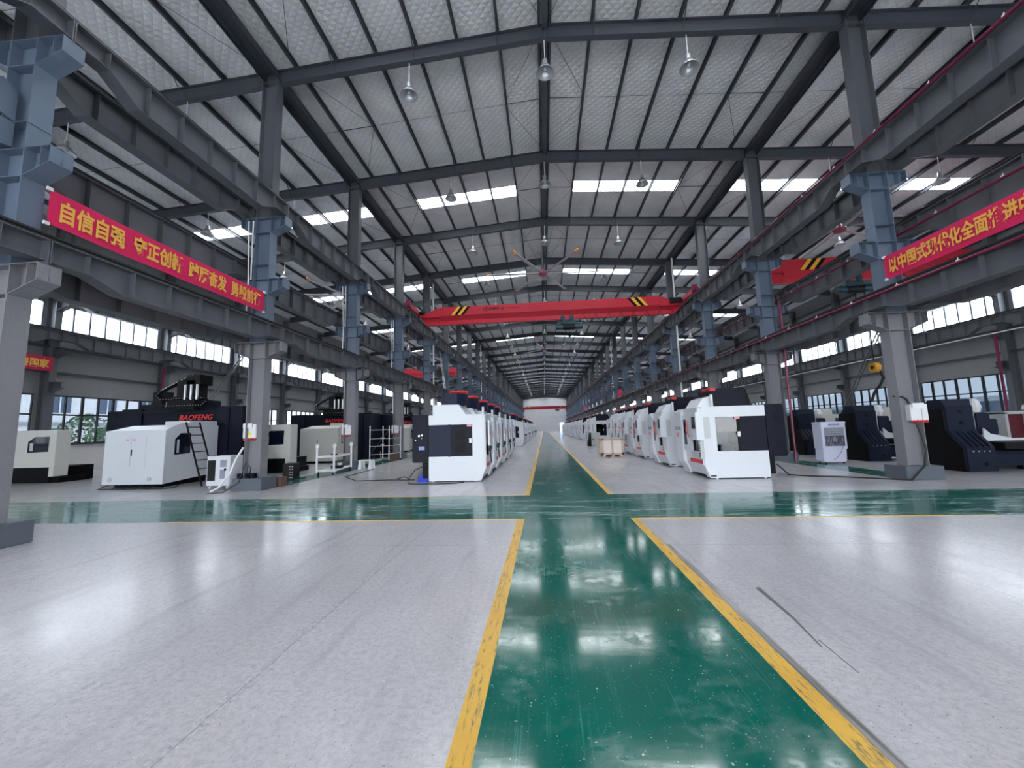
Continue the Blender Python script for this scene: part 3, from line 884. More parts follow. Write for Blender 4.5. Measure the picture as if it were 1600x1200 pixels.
# ------------------------------------------------------------------ overhead cranes
def crane(xl, xr, y, zrail, lab, hoist_x, letters=True, flip=False, motor=True):
    """single-girder bridge crane; the rails are at xl and xr"""
    r = empty('overhead_crane', (0, y, zrail), lab, 'crane')
    g = MB()
    a, c = xl+.45, xr-.45
    # box girder: vertical web plates over an inclined lower part over an I-shaped running beam
    prof = [(-.20, -.33), (-.26, -.26), (-.26, .33), (.26, .33), (.26, -.26), (.20, -.33), (.07, -.55), (.07, -.74), (.15, -.76), (.15, -.83), (-.15, -.83), (-.15, -.76), (-.07, -.74), (-.07, -.55)]
    g.prism(prof, 'X', a+1.35, c-1.35)
    # tapered ends
    for e, s in ((a, 1), (c, -1)):
        g.hexa([(e, -.26, -.33), (e+s*1.36, -.26, -.33), (e+s*1.36, .26, -.33), (e, .26, -.33)], [(e, -.26, -.20), (e+s*1.36, -.26, .33), (e+s*1.36, .26, .33), (e, .26, -.20)])
        g.hexa([(e+s*.45, -.12, -.83), (e+s*1.36, -.15, -.83), (e+s*1.36, .15, -.83), (e+s*.45, .12, -.83)], [(e, -.10, -.33), (e+s*1.36, -.10, -.33), (e+s*1.36, .10, -.33), (e, .10, -.33)])
    gb = g.build('bridge_girder', M['red'], r, bevel=.008)
    for e in (xl, xr):
        k = MB(); k.box(e-.13, e+.13, -1.15, 1.15, .10, .42); o = k.build('end_carriage', M['red'], r, bevel=.01)
        for yy in (-.85, .85):
            w = MB(); w.tube([(e-.06, yy, .13), (e+.06, yy, .13)], .13, 14); w.build('wheel', M['rail'], o)
        bf = MB(); bf.tube([(e, -1.15, .28), (e, -1.32, .28)], .07, 10); bf.build('buffer', M['rubber'], o)
        mt = MB(); s = 1 if e == xl else -1
        mt.tube([(e+s*.13, .6, .25), (e+s*.55, .6, .25)], .14, 12); mt.build('travel_motor', M['darkint'], r)
        cp = MB(); cp.box(e-.16, e+.16, -1.3, -1.15, .18, .60); cp.build('end_stop', M['pinkpipe'], r)
    for e, s in ((a+2.1, 1), (c-2.1, -1)):
        for i in range(4):
            x0 = e+s*i*.22
            st = MB(); z0, z1 = -.24, .32; sh = s*.44
            st.prism([(x0, z0), (x0+s*.2, z0), (x0+s*.2+sh, z1), (x0+sh, z1)], 'Y', -.268, -.261)
            st.build('hazard_stripe', M['stripe_yellow'] if i % 2 == 0 else M['black'], gb)
    if letters:
        tx = xl+4.7
        put_text(text_mesh('crane_lettering', '⊕河南矿山', .27, M['black'], bold=.02, width=1.35), 'crane_lettering', (tx, -.262, -.06), (1, 0, 0), gb)
        ul = MB(); ul.box(tx+1.5, tx+2.4, -.266, -.261, .06, .085); ul.build('small_print', M['black'], gb)
    # hoist trolley
    h = MB(); hx = hoist_x
    h.tube([(hx-.85, 0, -1.32), (hx+.80, 0, -1.32)], .17, 16)
    h.tube([(hx-.42, 0, -1.32), (hx+.40, 0, -1.32)], .20, 16, 1)
    h.tube([(hx+.35, 0, -1.28), (hx+.85, 0, -1.28)], .22, 16)
    h.tube([(hx-.87, 0, -1.30), (hx-.62, 0, -1.30)], .20, 16)
    h.prism([(hx-.5, -1.15), (hx+.35, -1.15), (hx+.3, -.9), (hx-.45, -.9)], 'Y', -.12, .12)
    ho = h.build('hoist', [M['teal'], M['darkint']], r)
    for xx in (hx-.42, hx+.16):
        w = MB(); w.tube([(xx, -.17, -.76), (xx, -.11, -.76)], .16, 14); w.tube([(xx, -.19, -.76), (xx, -.17, -.76)], .09, 12); w.build('trolley_wheel', M['teal'], ho)
    hk = MB(); hk.tube([(hx, .03, -1.4), (hx, .03, -1.85)], .012, 6); hk.tube([(hx, -.03, -1.4), (hx, -.03, -1.85)], .012, 6)
    hk.box(hx-.08, hx+.08, -.06, .06, -2.0, -1.82)
    hk.build('hook_block', M['black'], ho)
    # festoon cable loops
    fc = MB(); n = 7; x0, x1 = hx+.9, c-.6
    for i in range(n):
        xa = x0+(x1-x0)*i/n; xb = x0+(x1-x0)*(i+1)/n
        pts = [(xa+(xb-xa)*t/8, -.31, -.62-.55*math.sin(math.pi*t/8)) for t in range(9)]
        fc.tube(pts, .016, 5)
    fc.tube([(x0, -.31, -.60), (x1, -.31, -.60)], .012, 5)
    fc.build('festoon_cable', M['rubber'], r)
    if motor:
        cb = MB(); cb.box(c-.75, c-.05, -.36, -.02, -.20, .16); cb.build('control_box', M['darkint'], r)
    return r
crane(-8.42, 9.40, 24.96, 9.445, 'red overhead bridge crane spanning the hall in front of the ceiling fan', 1.85)
CR = crane(10.60, WR-.86, 20.3, 9.445, 'red overhead crane in the right outer aisle behind the column with the banner', 15.8)
crane(WL+.86, -9.64, 49.8, 9.445, 'red overhead crane in the left outer aisle seen between the columns', -17.0, letters=False)
crane(-8.42, 9.40, 150.0, 9.445, 'small distant red overhead crane in front of the far end wall', 5.2, letters=False)
# hook hanging low from the right aisle crane's hoist
b = MB(); b.tube([(16.25, 0, -1.4), (16.25, 0, -4.95)], .03, 6); hkr = b.build('hoist_rope', M['darkint'], CR)
b = MB(); b.tube([(16.13, 0, -5.3), (16.37, 0, -5.3)], .24, 16); b.tube([(16.10, 0, -5.3), (16.40, 0, -5.3)], .09, 12, 1); b.build('hook_block', [M['hookyellow'], M['black']], hkr)
b = MB(); b.tube([(16.45, 0, -5.4), (16.58, 0, -5.8), (16.4, 0, -6.15), (16.1, 0, -6.5), (15.9, 0, -6.95)], .06, 8); b.build('sling', M['rubber'], hkr)

# ------------------------------------------------------------------ big ceiling fans
def ceiling_fan(x, y, z, ztop, R, lab, rot=0.0):
    r = empty('ceiling_fan', (x, y, z), lab, 'fan', rz=rot)
    b = MB(); b.tube([(0, 0, .1), (0, 0, ztop-z)], .05, 8); b.build('drop_rod', M['steel_dark'], r)
    b = MB(); b.lathe([(.02, -.16), (.22, -.14), (.28, -.04), (.28, .06), (.15, .14), (.10, .3), (.04, .32)], n=20); b.build('motor_hub', M['fanhub'], r, smooth=True)
    for i in range(6):
        a = i*math.pi/3
        d = Vector((math.cos(a), math.sin(a), 0)); p = Vector((-d.y, d.x, 0))
        bl = MB(); q0, q1 = d*.25, d*R; w = .10
        bl.hexa([q0-p*w-Vector((0,0,.02)), q1-p*w-Vector((0,0,.02)), q1+p*w+Vector((0,0,.0)), q0+p*w+Vector((0,0,.0))],
                [q0-p*w, q1-p*w, q1+p*w+Vector((0,0,.05)), q0+p*w+Vector((0,0,.05))])
        o = bl.build('blade', M['fanblade'], r)
        t = MB(); e0, e1 = d*R, d*(R+.14)
        t.hexa([e0-p*.1+Vector((0,0,-.03)), e1-p*.04+Vector((0,0,.06)), e1+p*.08+Vector((0,0,.06)), e0+p*.1+Vector((0,0,-.03))],
               [e0-p*.1+Vector((0,0,.05)), e1-p*.04+Vector((0,0,.16)), e1+p*.08+Vector((0,0,.16)), e0+p*.1+Vector((0,0,.05))])
        t.build('blade_tip', M['orange'], o)
    for i in range(4):
        a = i*math.pi/2+.5
        g = MB(); g.tube([(.1*math.cos(a), .1*math.sin(a), .3), (1.6*math.cos(a), 1.6*math.sin(a), ztop-z-.15)], .008, 4); g.build('guy_wire', M['steel'], r)
    return r
ceiling_fan(.27, 24.2, 11.50, 14.5, 3.45, 'large six-bladed ceiling fan with orange tips above the near red crane', rot=0.05)
ceiling_fan(.27, 48.6, 11.5, 14.5, 3.45, 'second six-bladed ceiling fan farther down the hall', rot=.3)
ceiling_fan(14.9, 19.6, 11.0, 13.4, 3.4, 'six-bladed ceiling fan in the right outer aisle above the red crane', rot=.42)
ceiling_fan(-14.0, 26.5, 11.6, 13.4, 3.4, 'six-bladed ceiling fan in the left outer aisle seen behind a column', rot=.25)

# ------------------------------------------------------------------ high-bay lamps
def lamp_proto():
    r = empty('pendant_lamp', (0, 0, 0), 'x', 'lamp')
    b = MB(); b.tube([(0, 0, .42), (0, 0, 1.2)], .016, 6); b.build('drop_rod', M['whitepaint'], r)
    b = MB(); b.lathe([(.05, .46), (.085, .44), (.09, .28), (.12, .24), (.06, .22)], n=14); b.build('gear_housing', M['alu'], r)
    b = MB(); b.lathe([(.08, .24), (.14, .19), (.21, .09), (.29, -.03), (.298, -.03), (.218, .095), (.146, .20), (.085, .25)], n=20); b.build('shade', M['lampmetal'], r, smooth=True)
    b = MB(); b.lathe([(.02, .22), (.05, .18), (.06, .12), (.045, .06), (.01, .04)], n=12); b.build('bulb', M['label'], r, smooth=True)
    return r
lp = lamp_proto(); first = True
def lamp(x, k, lab, grp):
    global first
    o = lp if first else copy_tree(lp); first = False
    o.location = (x, FY(k)+.02, raft(x)-1.2+.02)
    o['label'] = lab; o['group'] = grp
for k in range(0, 22):
    for x, nm in ((-4.15, 'left'), (.46, 'middle'), (5.03, 'right')):
        lamp(x, k, 'pendant bell lamp under the %s roof beam in the %s lamp row of the hall' % (ORD[k], nm), 'pendant lamps of the %s row' % nm)
for k in range(0, 7):
    for x, nm in ((-12.25, 'inner left'), (-16.9, 'outer left'), (13.4, 'inner right'), (17.95, 'outer right')):
        lamp(x, k, 'pendant bell lamp under the %s roof beam in the %s aisle row' % (ORD[k], nm), 'pendant lamps of the %s aisle row' % nm)

# ------------------------------------------------------------------ machining centres in the two hall rows
def vmc_proto(s, style):
    """s = +1: doors face +x (left row), -1: doors face -x (right row). Local origin: near bottom corner of the door side.
    local x is measured towards the door side, y away from the camera."""
    r = empty('machining_center', (0, 0, 0), 'x', 'machine')
    L, D, H = 2.1, 1.85, 2.16
    def fx(b): return b.flipx(s)
    # enclosure: two C-shaped side panels, front posts, roof
    cside = [(-D, .03), (-.13, .03), (0, .37), (0, H), (-D, H), (-D, 1.84), (-.40, 1.84), (-.40, .81), (-D, .81)]
    b = MB(); b.prism(cside, 'Y', 0, .05); b.prism(cside, 'Y', L-.05, L)
    b.box(-D, 0, .05, L-.05, H-.05, H)
    # front wall pieces round the door opening, chamfered at the bottom
    def fpanel(y0, y1, t=.05, z1=H):
        b.prism([(-.13, .03), (-.13+t, .03), (t*.6, .37), (t*.6, z1), (0, z1), (0, .37)], 'Y', y0, y1)
    b.prism([(-.13, .03), (.0, .37), (.03, .42), (.03, H-.06), (0, H), (-.06, H), (-.06, .37)], 'Y', .05, .24)
    fpanel(1.45, L-.05)
    b.prism([(-.13, .03), (.06, .37), (.12, .46), (.12, H-.10), (0, H), (-.06, H), (-.06, .37)], 'Y', 1.45, L-.02)
    b.box(-.05, .03, .24, 1.45, 1.92, H)                        # header above the doors
    b.prism([(-.16, .10), (-.12, .10), (.02, .44), (.02, .80), (-.05, .80), (-.05, .44)], 'Y', .24, 1.45)   # apron under the doors
    b.box(-D, -D+.05, .05, L-.05, 1.84, H); b.box(-D, -D+.05, .05, L-.05, .05, .81)
    e = fx(b).build('enclosure', [M['white']], r, bevel=.008)
    # dark interior: tub, back wall, table and spindle
    b = MB(); b.box(-D+.02, -.06, .06, L-.06, .70, .80); b.box(-D+.02, -D+.08, .06, L-.06, .8, 1.9)
    b.box(-1.15, -.45, .55, 1.6, .80, .98); b.box(-1.1, -.75, .9, 1.25, 1.35, 2.05); b.tube([(-.92, 1.08, 1.05), (-.92, 1.08, 1.36)], .07, 12)
    fx(b).build('work_area', [M['darkint']], r)
    b = MB()
    b.prism([(-1.0, .82), (-.66, .82), (-.66, 1.36), (-.78, 1.50), (-.90, 1.36), (-1.0, 1.32)], 'Y', .62, .68)
    b.box(-.84, -.82, .60, .62, .84, 1.38)
    fx(b).build('way_cover', [M['lightgrey'] if style == 'R' else M['darkint']], r)
    if style == 'R':
        b = MB(); b.box(-1.0, -.06, .70, .74, .80, 2.0); fx(b).build('splash_wall', [M['black']], r)
    # side windows and dark side panels
    for y in (.03, L-.05):
        if style == 'R':
            b = MB(); b.box(-1.02, -.42, y, y+.02, .81, 1.84); g = fx(b).build('side_window', [M['machineglass']], r)
            b = MB(); b.box(-D, -1.02, y-.005, y+.03, .80, 1.85); fx(b).build('side_panel', [M['navy']], r)
            b = MB(); b.box(-1.10, -1.02, y-.012, y+.03, .82, 1.83); fx(b).build('window_post', [M['black']], r)
        else:
            b = MB(); b.box(-1.11, -.40, y, y+.03, .81, 1.84); p = fx(b).build('side_panel', [M['navy']], r)
            for z0 in (.93, 1.32):
                k = MB(); k.prism([(-.98, z0), (-.62, z0), (-.62, z0+.33), (-.86, z0+.33), (-.98, z0+.2)], 'Y', y-.004, y); fx(k).build('panel_recess', [M['black']], p)
            b = MB(); b.box(-D, -1.11, y-.01, y+.03, .80, 1.85); b.box(-1.20, -1.11, y-.025, y, .80, 1.85); fx(b).build('side_panel', [M['navy2']], r)
    x0 = -.57 if style == 'L' else -1.10
    b = MB(); b.box(x0, x0+.15, -.006, .002, 1.765, 1.84); fx(b).build('warning_label', [M['labelpink']], r)
    x0 = -.50 if style == 'L' else -1.08
    b = MB(); b.box(x0, x0+.08, -.03, .0, 1.24, 1.39); fx(b).build('latch', [M['label']], r)
    # electrical cabinet behind
    b = MB(); b.box(-D-.57, -D, .04, L-.1, .63, 2.19); cb = fx(b).build('electrical_cabinet', [M['navy']], r, bevel=.03)
    if style == 'L':
        b = MB(); b.box(-D-.34, -D-.15, .028, .042, 1.04, 1.155); fx(b).build('nameplate', [M['labelblue']], cb)
        b = MB(); b.tube([(-D-.33, .045, 1.50), (-D-.33, .01, 1.50)], .035, 10); b.tube([(-D-.23, .045, 1.52), (-D-.23, .01, 1.52)], .03, 10); fx(b).build('switch', [M['alu']], cb)
        b = MB(); b.tube([(-D-.45, .045, 1.36), (-D-.45, .025, 1.36)], .022, 8); b.tube([(-D-.25, .045, 1.42), (-D-.25, .025, 1.42)], .018, 8); fx(b).build('lock', [M['label']], cb)
    else:
        b = MB(); b.box(-D-.35, -D-.25, .025, .042, 1.72, 1.84); fx(b).build('lock', [M['black']], cb)
    # base casting below the cabinet and feet
    b = MB(); b.box(-D-.28, -.3, .25, L-.25, .10, .68); fx(b).build('bed', [M['black']], r)
    for xx in (-D+.12, -.35):
        for yy in (.10, L-.10):
            b = MB(); b.tube([(xx, yy, 0), (xx, yy, .03)], .05, 10); b.tube([(xx, yy, .03), (xx, yy, .14)], .02, 8); fx(b).build('foot', [M['alu']], r)
    # hood, spindle cover
    if style == 'L':
        b = MB(); b.prism([(-1.74, H-.01), (-.62, H-.01), (-.86, 2.50), (-1.74, 2.51)], 'Y', .10, 1.35); fx(b).build('hood', [M['white']], r, bevel=.01)
        b = MB(); o8 = [(-1.53, .45), (-1.36, .28), (-.95, .28), (-.70, .5), (-.70, 1.0), (-.95, 1.2), (-1.36, 1.2), (-1.53, 1.05)]
        b.prism(o8, 'Z', 2.49, 2.90); sp = fx(b).build('spindle_cover', [M['navy2']], r, bevel=.012)
        b = MB(); b.lathe([(.30, 0), (.34, .04), (.33, .09), (.20, .12)], (-1.0, .75, 2.90), 20); fx(b).build('spindle_cap', [M['redplastic']], sp, smooth=True)
    else:
        b = MB(); b.prism([(-.42, H-.01), (.02, H-.01), (-.16, 2.42), (-.42, 2.50)], 'Y', .25, 1.25); fx(b).build('hood', [M['white']], r, bevel=.01)
        b = MB(); b.prism([(-.45, H-.01), (-1.50, H-.01), (-1.50, 2.74), (-.45, 2.74)], 'Y', .35, 1.30); sp = fx(b).build('spindle_cover', [M['navy']], r, bevel=.015)
        b = MB(); b.box(-.62, -.45, .34, 1.0, 2.66, 2.76); fx(b).build('red_trim', [M['redplastic']], sp)
        b = MB(); b.prism([(-1.75, 2.16), (-1.52, 2.16), (-1.52, 2.7), (-1.60, 2.7)], 'Y', .5, 1.1); fx(b).build('motor_bracket', [M['black']], sp)
    b = MB(); b.tube([(-.38 if style == 'R' else -.05, .12, H-.02), (-.38 if style == 'R' else -.05, .12, 2.40 if style == 'L' else 2.53)], .04, 12); fx(b).build('signal_lamp', [M['whitepaint']], r)
    # doors with curved red handle
    b = MB()
    b.prism([(.72, .80), (1.46, .80), (1.46, 1.93), (.95, 1.96), (.80, 1.90), (.72, 1.75)], 'X', .035, .085)
    d = fx(b).build('door', [M['white']], r, bevel=.008)
    b = MB(); pts = []
    for i in range(9):
        t = i/8; pts.append((.10+.05*math.sin(math.pi*t), .86+.03*math.sin(math.pi*t), 1.22+.55*t))
    b.tube(pts, [.012, .022, .03, .034, .036, .034, .03, .022, .012], 8); fx(b).build('door_handle', [M['handle'] if style == 'R' else M['handlepale']], d, smooth=True)
    b = MB(); b.box(.084, .088, 1.10, 1.34, .98, 1.80); fx(b).build('door_window', [M['tint']], d)
    b = MB(); b.box(-.02, -.005, .24, .78, .82, 1.92); fx(b).build('door_opening_glass', [M['tint']], r)
    b = MB(); b.box(.015, .032, .10, 1.1, .44, .56); fx(b).build('red_strip', [M['redplastic']], r)
    b = MB(); b.box(.015, .028, .28, .95, .58, .80); fx(b).build('chute', [M['lightgrey']], r)
    # control panel
    if style == 'R':
        b = MB(); b.box(-.22, .20, -.06, .34, 1.16, 2.0); b.box(.0, .12, .0, .3, 2.0, 2.12); p = fx(b).build('control_panel', [M['white']], r, bevel=.012)
        b = MB(); b.box(-.20, -.02, -.066, -.06, 1.20, 1.84); fx(b).build('panel_side', [M['lightgrey']], p)
        b = MB(); b.box(.2, .206, .02, .28, 1.5, 1.86); fx(b).build('screen', [M['screen']], p)
        b = MB(); b.box(.07, .11, -.035, .12, .62, 1.14); b.box(.02, .08, -.04, -.035, .70, 1.08); fx(b).build('button_strip', [M['lightgrey']], r)
        b = MB()
        for z in (.66, .74, .82, .9, .98): b.box(.10, .118, .0, .10, z, z+.04)
        fx(b).build('buttons', [M['greytext']], r)
        put_text(text_mesh('machine_lettering', 'HT-VA', .12, M['greytext']), 'machine_lettering', ((.124)*s, 1.62 if s > 0 else 2.02, 1.45), (0, s, 0), r)
        put_text(text_mesh('machine_lettering', 'V8', .16, M['redtext']), 'machine_lettering', ((.124)*s, 1.66 if s > 0 else 1.98, 1.20), (0, s, 0), r)
        b = MB(); b.box(-.30, -.14, -.005, .002, .07, .12); fx(b).build('plate', [M['greytext']], r)
    else:
        b = MB(); b.box(.10, .16, .08, .30, 1.15, 1.95); p = fx(b).build('control_panel', [M['white']], r, bevel=.01)
        b = MB(); b.box(.16, .166, .10, .28, 1.45, 1.85); fx(b).build('screen', [M['screen']], p)
        b = MB(); b.tube([(.13, .18, 1.06), (.20, .18, 1.06)], .06, 12); b.box(.11, .19, .13, .23, .94, 1.05)
        pts = [(.15, .18, .95), (.16, .2, .75), (.17, .28, .58), (.17, .40, .55), (.16, .46, .68), (.13, .46, .95), (.11, .44, 1.12)]
        b.tube(pts, .014, 6); fx(b).build('handwheel', [M['rubber']], r)
    return r

VL = vmc_proto(1, 'L'); VR = vmc_proto(-1, 'R')
left_y = [12.65, 14.95, 17.5, 20.1, 22.7, 36.3, 39.2, 46.2, 49.2, 56.5, 60, 66, 70, 76, 80, 86, 92]
right_y = [12.30, 15.95, 19.8, 22.9, 25.3, 27.8, 36.2, 40.0, 48.5, 52.2, 58, 64.5, 68.4, 75, 80, 86, 92]
for i, y in enumerate(left_y):
    o = VL if i == 0 else copy_tree(VL)
    o.location = (-1.95, y, 0)
    if i == 0: lab = 'white machining center heading the left row, blue tray at its foot'
    elif i == 5: lab = 'white machining center just past the gap in the left row'
    else: lab = '%s white machining center in the row left of the walkway' % ORD[i]
    tag(o, lab, 'machine', 'machining centers left of the walkway')
for i, y in enumerate(right_y):
    o = VR if i == 0 else copy_tree(VR)
    o.location = (4.76, y, 0) if i < 6 else (4.3, y, 0)
    lab = ('white machining center heading the right row, control panel at its near corner' if i == 0 else
           '%s white machining center in the row right of the walkway' % ORD[i])
    tag(o, lab, 'machine', 'machining centers right of the walkway')
# small grey coolant unit and crate beside the right row
r = empty('coolant_tank', (3.9, 33.5, 0), 'small light grey coolant unit with a black side past the plywood crate', 'tank')
b = MB(); b.box(0, .75, 0, 1.0, .12, 1.12); b.build('body', M['lightgrey'], r, bevel=.01)
b = MB(); b.prism([(-.28, .0), (0, .0), (0, 1.12), (-.08, 1.12)], 'Y', .02, 1.0); b.build('side_cover', M['black'], r)
b = MB(); b.box(.1, .18, -.015, 0, .5, .62); b.build('latch', M['black'], r)
r = empty('shipping_crate', (3.08, 21.85, 0), 'pale plywood shipping crate standing on skids beside the right machine row', 'crate')
b = MB(); b.box(0, 1.15, 0, 1.3, .10, .97); b.build('panel', M['woodlight'], r)
b = MB()
for x0, x1 in ((-.02, .10), (.52, .62), (1.05, 1.17)): b.box(x0, x1, -.025, 0, .10, .97)
b.box(-.02, 1.17, -.025, 0, .10, .20); b.box(-.02, 1.17, -.025, 0, .88, .98)
for y0, y1 in ((0, .1), (.6, .7), (1.2, 1.3)): b.box(-.025, 0, y0, y1, .10, .97)
b.box(-.025, 0, 0, 1.3, .88, .98); b.box(-.025, 0, 0, 1.3, .10, .2); b.box(-.03, 1.18, -.03, 1.33, .96, .985)
b.build('batten', M['wood'], r)
for x in (.05, .5, .95):
    b = MB(); b.box(x, x+.16, 0, 1.3, 0, .10); b.build('skid', M['wood'], r)
# blue drip tray, stand and cable at the near left machine
r = empty('drip_tray', (-4.2, 12.72, 0), 'blue plastic tray on the floor behind the front left machining center', 'tray')
b = MB(); b.box(.02, .36, 0, .3, 0, .02); b.box(.02, .36, 0, .015, .02, .09); b.box(.02, .36, .285, .3, .02, .09); b.box(.02, .035, 0, .3, .02, .09); b.box(.345, .36, 0, .3, .02, .09); b.build('tray', M['bluetray'], r)
b = MB(); b.prism([(-.08, .02), (.12, .02), (.10, .20), (-.05, .16)], 'Y', .32, .5); b.build('lid', M['bluetray'], r)
b = MB(); b.tube([(-3.9, 12.62, .55), (-4.2, 12.5, .42), (-4.38, 12.35, .15), (-4.36, 12.28, .02), (-4.1, 12.22, .015), (-3.5, 12.2, .015), (-2.9, 12.25, .015), (-2.6, 12.45, .015)], .014, 6)
tag(b.build('power_cable', M['rubber']), 'black cable on the floor at the foot of the front left machining center', 'cable')
b = MB(); b.tube([(-4.45, 13.2, .02), (-4.8, 13.2, .02), (-5.4, 13.3, .02), (-6.5, 13.2, .02), (-7.6, 14.5, .02), (-7.7, 17.2, .02)], .014, 6)
b.tube([(-4.6, 13.2, .02), (-4.9, 13.5, .10), (-5.2, 13.5, .03), (-5.0, 13.3, .02)], .014, 6)
tag(b.build('power_cable', M['rubber']), 'black cable running along the floor left of the front left machining center', 'cable')
b = MB(); b.tube([(10.05, 11.50, 1.55), (10.1, 11.45, 1.2), (10.12, 11.40, .8), (10.0, 11.36, .38), (9.62, 11.33, .03), (9.2, 11.7, .015), (8.4, 12.3, .015), (7.8, 12.5, .015), (7.45, 12.9, .015), (7.4, 13.4, .3)], .022, 6)
tag(b.build('power_cable', M['rubber']), 'black cable from the right column socket box across the floor to a machine', 'cable')
# ------------------------------------------------------------------ socket boxes on columns
def socket_box(x, y, z, lab, yellow=False, cover=True, conduit=4.6):
    r = empty('socket_box', (x, y, z), lab, 'electrical box')
    b = MB(); b.box(0, .44, 0, .16, 0, .44); b.build('body', M['whitepaint'], r, bevel=.01)
    b = MB(); b.box(.03, .33, -.05, 0, .32, .47); b.build('cover', M['label'], r, bevel=.008)
    b = MB()
    for i in range(4): b.tube([(.06+.11*i, .04, 0), (.06+.11*i, .0, -.06)], .038, 10)
    b.build('socket', M['redplastic'], r)
    if yellow:
        b = MB(); b.box(.10, .28, -.006, 0, .10, .20); b.build('warning_label', M['labelyellow'], r)
    b = MB(); b.tube([(.12, .10, .44), (.08, .12, .62), (.0, .12, .85), (.03, .12, 1.2)] if conduit else [(.08, .10, .44), (.05, .12, .58), (-.06, .12, .66), (-.30, .12, .68)], .022, 8); b.build('hose', M['rubber'], r)
    if conduit:
        b = MB(); b.tube([(.03, .12, 1.2), (.03, .12, conduit-z)], .028, 8); b.tube([(.03, -.16, 5.2-z), (.06, -.16, 6.6-z), (-.02, -.16, 8.7-z)], .022, 8); b.tube([(.14, -.16, 6.7-z), (.14, -.16, 8.7-z)], .022, 8); b.build('conduit', M['whitepaint'], r)
    return r
socket_box(-9.46, 11.62, 1.58, 'white socket box with a yellow label on the left column by the banner', True)
socket_box(-9.44, 17.62, 1.58, 'white socket box on the second left column beyond the white pipe trolley')
socket_box(-9.44, 23.62, 1.58, 'white socket box on the third left column behind the scaffold')
socket_box(9.98, 11.52, 1.58, 'white socket box on the right column with a cable hanging below', conduit=None)
# pale hose and valves at the left column
b = MB(); b.tube([(-9.28, 11.45, 1.3), (-9.5, 11.44, .95), (-9.62, 11.40, .55), (-9.9, 11.3, .12), (-10.1, 11.25, .02)], .03, 8)
tag(b.build('drain_hose', M['whitepaint']), 'pale hose slanting down beside the plinth of the left column', 'hose')
r = empty('floor_socket', (-9.3, 11.5, .37), 'dark socket blocks on top of the left column plinth', 'socket')
for x in (-.12, .14, .32):
    b = MB(); b.box(x, x+.12, -.08, .04, 0, .15); b.tube([(x+.06, -.08, .08), (x+.06, -.11, .08)], .045, 10); b.build('body', M['navy'], r)
b = MB(); b.tube([(.3, -.10, .1), (.36, -.12, .3), (.2, -.14, .5), (.05, -.20, -.1), (-.3, -.35, -.36), (-.6, -.6, -.36)], .014, 6); b.build('cable', M['rubber'], r)

